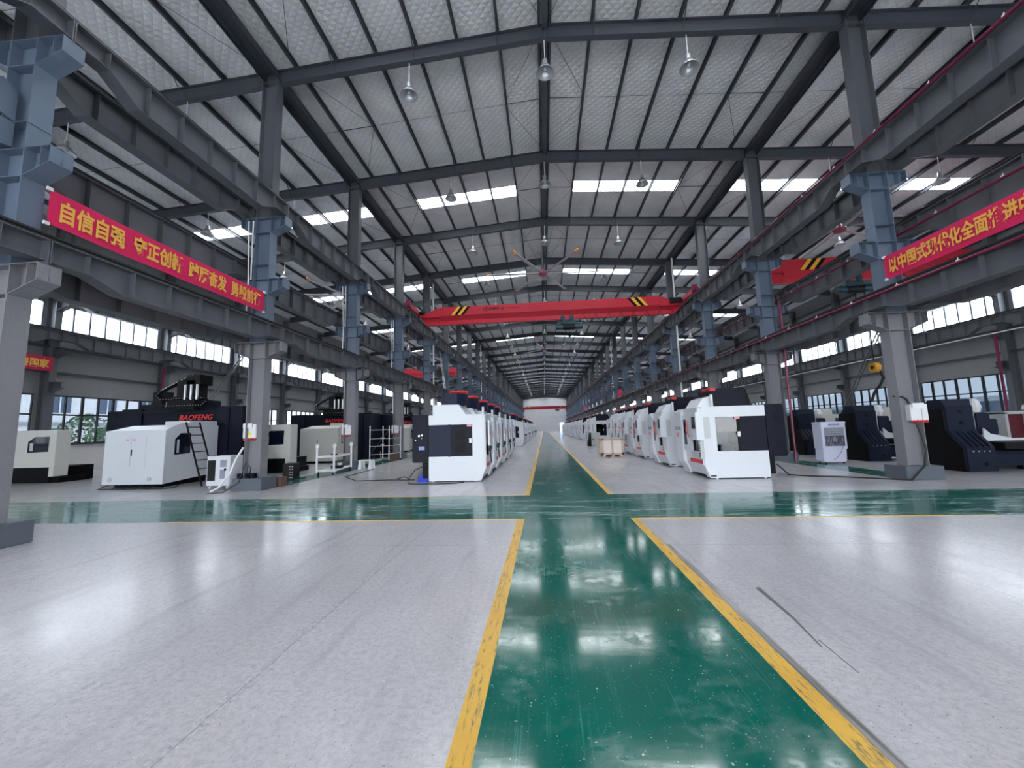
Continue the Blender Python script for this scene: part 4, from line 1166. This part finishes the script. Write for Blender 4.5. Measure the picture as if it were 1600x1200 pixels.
# ------------------------------------------------------------------ gantry machines of the left aisle
def gantry(x, y, lab_n, ladder, big):
    """front enclosure corner (right, near) at x,y"""
    r = empty('gantry_machine', (x, y, 0), lab_n, 'machine')
    W = 2.25
    # white enclosure with inclined roof rim, control cabinet doors in its front
    b = MB()
    b.box(-W, 0, 0, .06, .13, 1.95)
    b.prism([(.06, .135), (2.15, .28), (2.15, 2.1), (1.0, 2.18), (.55, 2.18), (.06, 1.97)], 'X', -.06, 0)
    b.prism([(.06, .135), (2.15, .28), (2.15, 2.0), (.06, 1.955)], 'X', -W, -W+.06)
    b.hexa([(-W, .0, 1.93), (0, 0, 1.93), (0, .06, 1.93), (-W, .06, 1.93)], [(-W+.45, .50, 2.12), (-.02, .50, 2.12), (-.02, .56, 2.12), (-W+.45, .56, 2.12)])
    b.hexa([(-W, .0, 1.93), (-W+.3, .0, 1.93), (-W+.3, .04, 1.93), (-W, .04, 1.93)], [(-W+.45, .5, 2.12), (-W+.75, .5, 2.12), (-W+.75, .54, 2.12), (-W+.45, .54, 2.12)])
    b.box(-1.0, -.02, .9, 2.1, 2.1, 2.26)
    e = b.build('enclosure', M['white'] if big else M['cream'], r, bevel=.012)
    b = MB(); b.hexa([(-W+.45, .1, 1.96), (-.35, .1, 1.96), (-.35, .13, 1.96), (-W+.45, .13, 1.96)], [(-W+.68, .45, 2.10), (-.25, .45, 2.10), (-.25, .48, 2.10), (-W+.68, .48, 2.10)])
    b.build('roof_window', M['glass'], e)
    for x0 in (-W+.45, -W+1.02):
        b = MB(); b.box(x0, x0+.55, -.012, 0, .72, 1.74); d = b.build('cabinet_door', M['white'] if big else M['cream'], r, bevel=.004)
        if big:
            t = text_mesh('door_mark', '禁止', .06, M['pink']); put_text(t, 'door_mark', (x0+(.36 if x0 < -W+.8 else .05), -.014, 1.60), (1, 0, 0), d)
    b = MB(); b.box(-W+1.03, -W+1.06, -.03, -.01, 1.10, 1.30); b.build('door_handle', M['black'], r)
    for xx in (-W+.3, -.5):
        b = MB(); b.tube([(xx, .0, .30), (xx, -.012, .30)], .08, 16); b.build('vent', M['lightgrey'], r)
    b = MB(); b.prism([(.35, 1.08), (.95, 1.10), (.95, 1.82), (.55, 1.82), (.35, 1.62)], 'X', -.005, .012); wdw = b.build('side_window', M['tint'], r)
    b = MB(); b.box(.012, .02, .42, .50, 1.14, 1.6); b.build('window_handle', M['lightgrey'], wdw)
    b = MB(); b.box(-W+.2, -.3, .25, 2.0, 0, .28); b.build('bed', M['black'], r)
    # navy portal: two uprights, crossrail with lettering
    b = MB(); b.box(-.12, .95, 2.2, 3.5, 0, 2.86); b.box(.38, .40, 2.18, 2.2, .05, 2.8); b.build('upright', M['navy'], r, bevel=.01)
    b = MB(); b.box(-4.3, -3.4, 2.2, 3.5, 0, 2.86); b.build('upright', M['navy'], r, bevel=.01)
    b = MB(); b.box(-3.4, -.12, 2.25, 2.95, 2.16, 2.84); b.box(-3.4, -.12, 2.20, 2.30, 2.66, 2.76); c = b.build('crossrail', M['navy'], r, bevel=.01)
    put_text(text_mesh('machine_lettering', 'BAOFENG', .22, M['redtext'], bold=.02, shear=.22, width=1.45), 'machine_lettering', (-1.75 if big else -2.05, 2.19, 2.34), (1, 0, 0), c)
    if not big:
        b = MB(); b.box(-2.15, -1.5, 2.25, 2.7, 2.84, 3.16); b.box(-1.52, -1.2, 2.3, 2.6, 2.84, 3.08, 1); b.build('cooling_unit', [M['label'], M['coolergrey']], r, bevel=.01)
    # ram head with motor and cable chain
    b = MB(); b.box(-2.1, -.9, 1.95, 2.3, 2.75, 3.15); b.box(-1.75, -.95, 2.0, 2.6, 3.15, 3.95); b.box(-1.35, -.75, 2.0, 2.6, 3.75, 4.15)
    hd = b.build('ram_head', M['black'], r, bevel=.02)
    for xx in (-1.35, -1.1, -.85):
        b = MB(); b.tube([(xx, 1.98, 3.15), (xx, 1.98, 3.75)], .05, 10); b.build('balance_cylinder', M['alu'], hd)
    def chain(pts, nm):
        b = MB()
        b.tube(pts, .085, 4); o = b.build(nm, M['black'], r)
        d = MB()
        P = [Vector(p) for p in pts]
        for p, q in zip(P, P[1:]):
            n = max(1, int((q-p).length/.11))
            for i in range(n):
                c_ = p+(q-p)*(i/n)
                d.box(c_.x-.011, c_.x+.011, c_.y-.10, c_.y-.07, c_.z-.011, c_.z+.011)
        d.build('chain_pin', M['whitepaint'], o)
    chain([(-1.1, 2.1, 4.15), (-1.8, 2.1, 3.85), (-2.45, 2.1, 3.55), (-2.62, 2.1, 3.35), (-2.45, 2.1, 3.2), (-1.6, 2.1, 3.18)], 'cable_chain')
    chain([(-2.1, 2.02, 2.92), (-.6, 2.02, 2.92), (-.42, 2.02, 3.05), (-.5, 2.02, 3.2), (-1.9, 2.02, 3.22)], 'cable_chain')
    # worktable running back
    b = MB(); b.box(-3.2, -1.2, 3.6, 7.5, .55, .95); b.box(-3.0, -1.4, 3.6, 8.0, 0, .55); b.build('worktable', M['cast'], r)
    if ladder:
        l = empty('step_ladder', (x+.15, y+.55, 0), 'black steel ladder leaning on the side of the near white gantry machine', 'ladder')
        b = MB()
        for yy in (0, .55): b.tube([(1.0, yy-.25, 0), (.02, yy, 2.2)], .028, 6)
        b.build('rail', M['black'], l)
        for i in range(7):
            t = (i+1)/7.6; rg = MB(); cx = 1.0-.98*t; cy = -.25+.25*t; rg.tube([(cx, cy, 2.2*t), (cx, cy+.55, 2.2*t)], .018, 6); rg.build('rung', M['black'], l)
    return r
gantry(-12.83, 12.35, 'near white gantry machine with red lettering on its navy crossrail in the left aisle', True, True)
gantry(-11.55, 21.2, 'second white gantry machine with red lettering, behind the white pipe trolley', False, False)
gantry(-10.9, 31.0, 'third gantry machine with red lettering, behind the scaffold in the left aisle', False, False)
b = MB()
for i in range(5):
    x0 = -14.9+.45*i
    b.tube([(x0, 12.5, .13), (x0-.08, 12.3, .05), (x0-.05, 12.2, .012), (x0+.4, 12.15, .012), (x0+.75, 12.3, .012), (x0+.8, 12.5, .13)], .014, 5)
b.tube([(-15.0, 12.18, .012), (-14, 12.1, .012), (-13.1, 12.25, .012)], .014, 5)
tag(b.build('cable_bundle', M['rubber']), 'black cables hanging to the floor under the near white gantry machine', 'cable')
# navy cabinet next to the second gantry machine
r = empty('navy_machine', (-10.85, 25.2, 0), 'tall dark navy machine column behind the left column row', 'machine')
b = MB(); b.box(0, .85, 0, 1.2, 1.7, 2.82); b.box(.65, .95, -.1, 1.2, 0, 2.8); b.box(-.05, .7, .3, 1.2, 0, 1.7); b.build('casting', M['navy'], r, bevel=.02)
b = MB()
for z in (.8, 1.25): b.box(-.1, .2, .2, .3, z, z+.06)
b.build('bracket', M['lightgrey'], r)
# operator guards with cut-corner windows
def guard(x0, x1, y, lab):
    r = empty('machine_guard', (x0, y, 0), lab, 'machine guard')
    w = x1-x0
    b = MB(); b.box(0, w, 0, .5, .62, 2.12); b.box(w-.22, w, 0, .5, .25, .62); b.build('panel', M['cream'], r, bevel=.012)
    b = MB(); b.prism([(w-1.25, 1.22), (w-.32, 1.24), (w-.30, 1.85), (w-.95, 1.85), (w-1.25, 1.66)], 'Y', -.012, .02); wd = b.build('window', M['tint'], r)
    b = MB(); b.box(w-1.15, w-1.0, -.02, -.012, 1.28, 1.6); b.build('window_strip', M['lightgrey'], wd)
    b = MB(); b.box(.0, w-.22, .05, 1.6, 0, .62); b.box(.3, w+.15, .1, 1.2, 0, .22); b.build('base', M['black'], r)
    return r
guard(-22.6, -19.75, 14.4, 'white machine guard with a cut-corner window in the far left aisle by the outer wall')
guard(-13.0, -11.25, 16.6, 'white machine guard with a cut-corner window just right of the left banner column')
# black unfinished portal with round holes and chip, behind the near gantry
r = empty('casting_portal', (-21.0, 17.2, 0), 'black machine portal with a row of round holes behind the near gantry machine', 'machine')
b = MB(); b.box(0, 4.0, 0, 1.2, 2.15, 3.0); b.box(0, .9, 0, 1.2, 0, 2.2); b.box(3.8, 4.7, -.1, 1.3, 0, 3.45); b.build('portal', M['navy'], r, bevel=.02)
b = MB()
for i in range(7): b.tube([(.5+.5*i, -.01, 2.78), (.5+.5*i, .02, 2.78)], .10, 12)
b.build('hole', M['black'], r)
b = MB(); b.box(1.5, 2.7, .2, 1.0, 3.0, 3.3); b.box(2.1, 2.6, .2, .8, 3.3, 3.9); b.box(2.7, 3.5, .2, .8, 3.0, 3.5); b.build('saddle', M['darkint'], r, bevel=.02)
for x in (2.95, 3.35):
    b = MB(); b.tube([(x, .15, 3.15), (x, .15, 3.6)], .06, 10); b.build('motor', M['chrome'], r)
b = MB(); b.box(3.9, 4.15, -.14, -.1, 3.2, 3.75); b.build('panel', M['label'], r)
r = empty('castings', (-19.9, 19.0, 0), 'dark rusty castings with a pale plastic sheet lying on top by the left outer wall', 'casting')
b = MB(); b.box(0, 2.4, 0, .9, 0, .55); b.box(.3, 2.9, .2, 1.2, .55, .78); b.build('block', M['brownred'], r, bevel=.03)
b = MB(); b.hexa([(.3, .3, .78), (1.9, .3, .78), (1.9, 1.0, .78), (.3, 1.0, .78)], [(.9, .5, 1.06), (1.1, .5, 1.10), (1.1, .8, 1.08), (.9, .8, 1.04)]); b.build('sheet', M['whitepaint'], r)

# ------------------------------------------------------------------ things standing between the left columns
r = empty('chiller_unit', (-10.75, 11.78, 0), 'small white chiller on castors beside the left column plinth', 'chiller')
b = MB(); b.box(0, .78, 0, .55, .12, 1.05); b.build('body', M['white'], r, bevel=.015)
b = MB(); b.box(.04, .30, -.01, .0, .28, .92); b.build('filter', M['darkint'], r)
b = MB(); b.box(.05, .27, -.01, .2, 1.045, 1.06); b.build('filler_cap', M['black'], r)
b = MB(); b.box(.46, .66, -.01, 0, .70, .92); b.box(.46, .62, -.01, 0, .34, .62); b.build('vent', M['coolergrey'], r)
b = MB(); b.tube([(.63, 0, .62), (.63, -.012, .62)], .04, 12); b.build('gauge', M['black'], r)
for xx in (.1, .68):
    for yy in (.08, .46):
        b = MB(); b.tube([(xx-.02, yy, .06), (xx+.02, yy, .06)], .055, 10); b.box(xx-.02, xx+.02, yy-.02, yy+.02, .08, .13); b.build('castor', M['label'], r)
r = empty('pipe_trolley', (-9.15, 15.2, 0), 'white pipe-framed trolley with a wooden shelf between the first left columns', 'trolley')
b = MB()
for (xx, yy) in ((0, 0), (.72, 0), (.36, 2.1)):
    b.tube([(xx, yy, .12), (xx, yy, 1.12)], .045, 10); b.lathe([(.05, 1.08), (.075, 1.10), (.075, 1.2), (.05, 1.24)], (xx, yy, 0), 10)
for z in (.18, .72):
    b.tube([(0, 0, z), (.72, 0, z)], .04, 8); b.tube([(.72, 0, z), (.36, 2.1, z)], .04, 8); b.tube([(0, 0, z), (.36, 2.1, z)], .04, 8)
b.build('frame', M['whitepaint'], r)
b = MB(); b.prism([(.0, .0), (.72, 0), (.38, 2.05), (.34, 2.05)], 'Z', .74, .77); b.build('shelf', M['wood'], r)
b = MB(); b.prism([(.0, .0), (.72, 0), (.38, 2.05), (.34, 2.05)], 'Z', .19, .21); b.build('lower_shelf', M['label'], r)
for (xx, yy) in ((0.05, 0.05), (.66, .05), (.36, 2.0)):
    b = MB(); b.tube([(xx-.02, yy, .05), (xx+.02, yy, .05)], .05, 10); b.box(xx-.015, xx+.015, yy-.015, yy+.015, .06, .14); b.build('castor', M['rubber'], r)
r = empty('tool_heap', (-8.75, 15.9, .212), 'dark tools and a pale tin on the lower shelf of the white trolley', 'tool')
b = MB(); b.box(-.15, .25, -.1, .12, 0, .12); b.tube([(-.2, .3, .05), (.1, .5, .05)], .04, 8); b.build('tools', M['darkint'], r)
b = MB(); b.tube([(.05, .25, 0), (.05, .25, .2)], .09, 12); b.build('tin', M['label'], r)
b = MB(); b.box(-8.85, -8.65, 15.7, 15.85, .77, .82)
tag(b.build('clamp_block', M['darkint']), 'small dark block lying on the wooden shelf of the white trolley', 'tool')
r = empty('plastic_crate', (-9.75, 14.0, 0), 'black perforated plastic crate on the floor right of the left column', 'crate')
b = MB(); b.box(0, .42, 0, .4, 0, .6); b.build('body', M['rubber'], r, bevel=.01)
b = MB()
for i in range(3):
    for j in range(5): b.tube([(.27+.055*i, -.005, .08+.1*j), (.27+.055*i, .0, .08+.1*j)], .016, 8)
b.build('holes', M['whitepaint'], r)
r = empty('cardboard_box', (-8.84, 12.05, 0), 'brown cardboard box against the back of the left column plinth', 'box')
b = MB(); b.box(.0, .30, .15, .45, 0, .30); b.build('body', M['cardboard'], r)
r = empty('plastic_stool', (-8.55, 17.45, 0), 'pale plastic stool beside the second left column plinth', 'stool')
b = MB(); b.box(.03, .62, .02, .40, .36, .41); b.build('seat', M['label'], r, bevel=.015)
for (xx, yy) in ((.02, 0), (.50, 0), (.02, .30), (.50, .30)):
    b = MB(); b.hexa([(xx-.02, yy, 0), (xx+.15, yy, 0), (xx+.15, yy+.1, 0), (xx-.02, yy+.1, 0)], [(xx+.02, yy+.03, .37), (xx+.12, yy+.03, .37), (xx+.12, yy+.1, .37), (xx+.02, yy+.1, .37)]); b.build('leg', M['label'], r)
r = empty('scaffold_tower', (-9.5, 20.75, 0), 'metal scaffold frame with diagonal braces between the left columns', 'scaffold')
b = MB()
for (xx, yy) in ((0, 0), (.85, .55), (1.0, 1.9), (.1, 1.5)):
    b.tube([(xx, yy, .12), (xx, yy, 2.0)], .025, 8)
b.build('standard', M['alu'], r)
b = MB()
for z in (.45, .9, 1.3, 1.78):
    b.tube([(0, 0, z), (.85, .55, z)], .018, 6); b.tube([(.85, .55, z), (1.0, 1.9, z)], .018, 6)
b.build('ledger', M['alu'], r)
b = MB(); b.tube([(0, 0, .45), (.85, .55, 1.78)], .014, 6); b.tube([(.85, .55, 1.78), (1.0, 1.9, .45)], .014, 6); b.tube([(.85, .55, .45), (1.0, 1.9, 1.78)], .014, 6); b.build('brace', M['steel_dark'], r)
for (xx, yy) in ((0, 0), (.85, .55), (1.0, 1.9), (.1, 1.5)):
    b = MB(); b.tube([(xx-.02, yy, .06), (xx+.02, yy, .06)], .06, 10); b.box(xx-.015, xx+.015, yy-.015, yy+.015, .06, .14); b.build('castor', M['rubber'], r)
r = empty('carton', (-9.2, 22.7, .003), 'small brown carton on the floor under the scaffold', 'carton')
b = MB(); b.box(0, .45, 0, .35, 0, .36); b.build('body', M['cardboard'], r)
r = empty('tool_cabinet', (-6.9, 22.6, 0), 'white cabinet standing behind the front left machining center', 'cabinet')
b = MB(); b.box(0, .8, 0, .6, 0, 1.35); b.build('body', M['white'], r, bevel=.01)
b = MB(); b.box(.05, .75, -.012, 0, .1, .7); b.build('door', M['lightgrey'], r)

# ------------------------------------------------------------------ right aisle: bare machine columns, air cooler
def bare_proto():
    r = empty('machine_casting', (0, 0, 0), 'x', 'machine casting')
    w = .80
    # side outline in (y, z): upright upper part, lower part flaring towards the camera
    prof = [(-.45, 0), (-.45, .72), (.0, 1.22), (.0, 1.95), (.12, 2.2), (.55, 2.2), (.75, 1.9), (.75, 1.3), (.95, .9), (.95, 0)]
    b = MB(); b.prism(prof, 'X', 0, w)
    b.box(.1, w-.02, -.02, 0, 1.95, 1.98); b.box(.1, w-.02, -.02, 0, 1.62, 1.645); b.box(.1, w-.02, -.02, 0, 1.28, 1.30)
    c = b.build('column', M['cast'], r, bevel=.02)
    b = MB(); b.prism([(-.45, 0), (-.45, .70), (.0, 1.22), (.0, 1.9), (.75, 1.9), (.95, 0)], 'X', -.12, 0); b.build('back_plate', M['black'], r, bevel=.02)
    b = MB()
    for x in (.18, .33, .48, .63): b.prism([(-.47, .56), (-.47, .78), (-.05, 1.2), (-.05, 1.1), (-.40, .70), (-.40, .56)], 'X', x, x+.04)
    b.build('rib', M['cast'], c)
    b = MB()
    for x in (.16, .31, .46, .61): b.tube([(x, -.45, .60), (x, -.48, .60)], .025, 8)
    b.build('bolt', M['chrome'], c)
    b = MB()
    for z in (1.45, 1.80): b.tube([(.42, .01, z), (.42, -.015, z)], .06, 12)
    b.tube([(.5, -.44, .22), (.5, -.47, .22)], .06, 12)
    b.build('port', M['black'], c)
    for yy in (.05, .5):
        b = MB(); b.box(w, w+.06, yy, yy+.10, .95, 2.2); b.build('guide_rail', M['chrome'], r)
    b = MB(); b.box(w+.06, w+.5, .02, .62, 1.15, 1.75); b.box(w+.5, w+.8, .12, .52, 1.05, 1.55); hd = b.build('spindle_head', M['cast'], r, bevel=.03)
    b = MB(); b.lathe([(.05, 0), (.16, .02), (.2, .2), (.15, .4), (.08, .46)], (w+.30, .3, 1.75), 10); b.build('wrapped_motor', M['whitepaint'], hd)
    b = MB(); b.box(w-.1, 3.6, -.1, .9, .12, .48); b.box(w+.3, 2.8, .0, .8, .48, .56); bd = b.build('bed', M['cast'], r, bevel=.02)
    b = MB(); b.box(w+.2, 3.3, .08, .16, .48, .54); b.box(w+.2, 3.3, .64, .72, .48, .54); b.build('bed_rail', M['chrome'], bd)
    b = MB(); b.box(w+.5, 2.9, -.25, 1.0, .62, .84); b.build('table', M['darkint'], r, bevel=.02)
    b = MB(); b.prism([(w+.1, .95), (w+.12, 1.28), (w+.30, 1.10), (w+.9, .95)], 'Y', -.1, -.06); b.box(w+.1, w+1.6, -.1, -.06, .88, .95); b.build('chip_guard', M['white'], r)
    for xx in (.1, w-.15, 1.9, 3.2):
        b = MB(); b.box(xx, xx+.14, -.3 if xx < 1 else -.05, -.15 if xx < 1 else .1, 0, .14); b.build('foot', M['black'], r)
    return r
bp_ = bare_proto()
for i, (y, lab) in enumerate(((13.4, 'bare navy cast machine column nearest the picture edge in the right aisle'),
                              (17.0, 'bare navy cast machine column seen just left of the right column'),
                              (20.6, 'bare navy cast machine column behind the white air cooler'),
                              (26.4, 'bare navy cast machine column farthest back in the right aisle'))):
    o = bp_ if i == 0 else copy_tree(bp_)
    o.location = (12.62, y, 0); tag(o, lab, 'machine casting', 'bare cast machine columns in the right aisle')
r = empty('air_cooler', (10.55, 15.95, 0), 'white portable air cooler on castors between the right columns', 'air cooler')
b = MB(); b.hexa([(.0, 0, .06), (.82, 0, .06), (.82, .5, .06), (0, .5, .06)], [(.02, .0, .55), (.86, .0, .55), (.86, .5, .55), (.02, .5, .55)]); b.build('water_tank', M['cooler'], r, bevel=.03)
b = MB(); b.box(.0, .88, -.02, .5, .55, 1.56); b.box(-.02, .90, -.03, .5, 1.50, 1.58); b.build('housing', M['cooler'], r, bevel=.02)
b = MB(); b.box(.09, .79, -.03, -.02, .66, 1.36); b.build('grille_back', M['greytext'], r)
b = MB()
for i in range(8): b.box(.09, .79, -.05, -.03, 1.06+.038*i, 1.075+.038*i)
b.build('louver', M['cooler'], r)
b = MB()
for i in range(14): b.box(.10+.052*i, .106+.052*i, -.045, -.03, .66, 1.04)
for i in range(8): b.box(.09, .79, -.045, -.03, .67+.05*i, .676+.05*i)
b.tube([(.44+.28*math.cos(a*math.pi/12), -.04, .95+.28*math.sin(a*math.pi/12)) for a in range(12, 25)], .012, 6)
b.build('fan_grille', M['coolergrey'], r)
b = MB(); b.tube([(.44, -.03, .92), (.44, -.045, .92)], .09, 16); b.build('fan_hub', M['coolergrey'], r)
b = MB(); b.box(.25, .65, -.036, -.03, 1.44, 1.51); b.build('control_strip', M['coolergrey'], r)
for xx in (.1, .74):
    for yy in (.08, .42):
        b = MB(); b.tube([(xx-.02, yy, .04), (xx+.02, yy, .04)], .04, 10); b.build('castor', M['rubber'], r)
b = MB(); b.tube([(.72, -.05, .70), (.6, -.06, .45), (.45, -.07, .25), (.30, -.05, .15)], .010, 6); b.build('power_lead', M['coolergrey'], r)
r = empty('panel_cabinet', (10.9, 23.8, 0), 'pale blue cabinet behind the dark cabinet of the front right machine', 'cabinet')
b = MB(); b.box(0, .9, 0, .5, .55, 2.0); b.build('body', mat('pale_blue_enamel', (150, 178, 210), .35), r, bevel=.01)
b = MB(); b.box(-.25, 0, 0, .5, .55, 2.0); b.build('door', M['lightgrey'], r, bevel=.01)
b = MB(); b.box(-.2, .85, .05, .5, 0, .55); b.build('base', M['darkint'], r)
for (x, y, lab) in ((14.6, 22.4, 'cream machining center standing behind the white air cooler'), (18.3, 21.5, 'cream machining center by the right outer wall behind the column')):
    r = empty('cream_machine', (x, y, 0), lab, 'machine')
    b = MB(); b.box(0, 1.5, 0, 1.6, .25, 1.95); b.box(.0, .9, .0, 1.2, 1.95, 2.25); b.prism([(1.5, .3), (1.75, .5), (1.75, 1.5), (1.5, 1.95)], 'Y', 0, 1.6); b.build('body', M['cream'], r, bevel=.02)
    b = MB(); b.box(1.0, 1.25, -.01, 0, 1.15, 1.75); b.build('window', M['tint'], r)
    b = MB(); b.box(.1, 1.5, .1, 1.6, 0, .25); b.build('base', M['black'], r)
r = empty('unfinished_machine', (15.6, 14.6, 0), 'grey machine frame with a dark red panel at the right picture edge', 'machine')
b = MB()
for x in (0, .75, 1.5): b.box(x, x+.09, 0, .6, .7, 1.75)
b.box(0, 1.59, 0, .6, 1.68, 1.78); b.box(0, 1.59, 0, .6, .62, .72); b.build('frame', M['lightgrey'], r, bevel=.01)
b = MB(); b.box(.09, .75, .2, .25, .72, 1.68); b.build('panel', mat('dark_red_guard', (92, 20, 34), .4), r)
b = MB(); b.box(.84, 1.5, .2, .5, .72, 1.68); b.build('cavity', M['darkint'], r)
b = MB(); b.box(-.2, 2.6, .0, .9, 0, .62); b.build('base', M['cast'], r)
b = MB(); b.lathe([(.1, 0), (.3, .05), (.28, .2), (.12, .26)], (1.3, .3, 1.78), 10); b.build('wrapped_unit', M['cream'], r)
# diagonal bay bracing seen in the right outer aisle
for (p, q, lab) in (((24.9, 29.9, 8.6), (24.9, 35.5, 1.2), 'steel diagonal brace in the right outer wall'), ((-24.0, 23.9, 1.2), (-24.0, 29.5, 8.6), 'steel diagonal brace in the left outer wall')):
    b = MB(); 
    for dx in (-.12, .12): b.tube([(p[0]+dx, p[1], p[2]), (q[0]+dx, q[1], q[2])], .05, 8)
    for i in range(1, 8):
        t = i/8; c_ = Vector(p)+(Vector(q)-Vector(p))*t; b.tube([(c_.x-.12, c_.y, c_.z), (c_.x+.12, c_.y, c_.z)], .02, 6)
    tag(b.build('wall_brace', M['steel']), lab, 'brace')
# ladder up to the left crane rail
r = empty('access_ladder', (-8.5, 33.0, 5.085), 'steel access ladder standing on the lower left girder', 'ladder')
b = MB()
for dy in (0, .45): b.tube([(0, dy, 0), (-.5, dy+.3, 3.6)], .03, 6)
b.build('rail', M['alu'], r)
b = MB()
for i in range(1, 11): t = i/11; b.tube([(-.5*t, .3*t, 3.6*t), (-.5*t, .45+.3*t, 3.6*t)], .02, 6)
b.build('rung', M['alu'], r)

# ------------------------------------------------------------------ outside, seen through the tall windows
r = empty('office_building', (-44, 8, 0), 'white building with grey windows seen through the left tall windows', 'building')
b = MB(); b.box(-8, 0, -10, 40, 0, 9.5); b.box(0, .12, -10, 40, 3.05, 3.35, 1); b.build('wall', [M['bldg'], M['bldgband']], r)
for i in range(12):
    for z in (.9, 4.2):
        b = MB(); y0 = -8+3.9*i; b.box(0, .05, y0, y0+1.7, z, z+1.9); w = b.build('window', M['bldgwin'], r)
        f = MB(); f.box(.05, .09, y0+.8, y0+.9, z, z+1.9); f.box(.05, .09, y0-.06, y0+1.76, z-.06, z); f.build('window_bar', M['label'], w)
def tree(x, y, h, lab):
    r = empty('yard_tree', (x, y, -.25), lab, 'tree')
    b = MB(); b.tube([(0, 0, 0), (.1, .05, h*.3), (.0, .1, h*.55)], [.12, .09, .05], 8); b.build('trunk', M['bark'], r)
    b = MB(); rnd = random.Random(int(x*7+y))
    for i in range(420):
        a = rnd.uniform(0, 2*math.pi); u = rnd.random()**.5; z = h*(.35+.6*rnd.random()); rr = 1.5*u*math.sin(math.pi*min(.98, max(.1, (z/h-.25)/.75)))
        c = Vector((rr*math.cos(a), rr*math.sin(a), z)); d1 = Vector((rnd.uniform(-1,1), rnd.uniform(-1,1), rnd.uniform(-1,1))).normalized()*.16; d2 = d1.cross(Vector((rnd.uniform(-1,1), rnd.uniform(-1,1), rnd.uniform(-1,1)))).normalized()*.07
        b.add([c-d1, c+d2, c+d1, c-d2], [(0, 1, 2, 3)])
    b.build('foliage', M['leaf'], r)
tree(-31.5, 24.5, 3.9, 'small leafy tree outside the left tall windows')
tree(-33.5, 27.6, 3.0, 'lower leafy tree outside the left tall windows, farther along')
r = empty('workshop_building', (52, -10, 0), 'low grey-blue building seen through the right tall windows', 'building')
b = MB(); b.box(0, 10, 0, 110, -.25, 3.3); b.box(-.2, 10, 0, 110, 3.3, 3.9, 1); b.build('wall', [mat('grey_blue_cladding', (110, 128, 150), .7, var=.1, vscale=.5), M['bldg']], r)
for i in range(16):
    b = MB(); b.box(-.05, 0, 3+6.5*i, 6+6.5*i, .8, 2.4); b.build('window', M['bldgwin'], r)
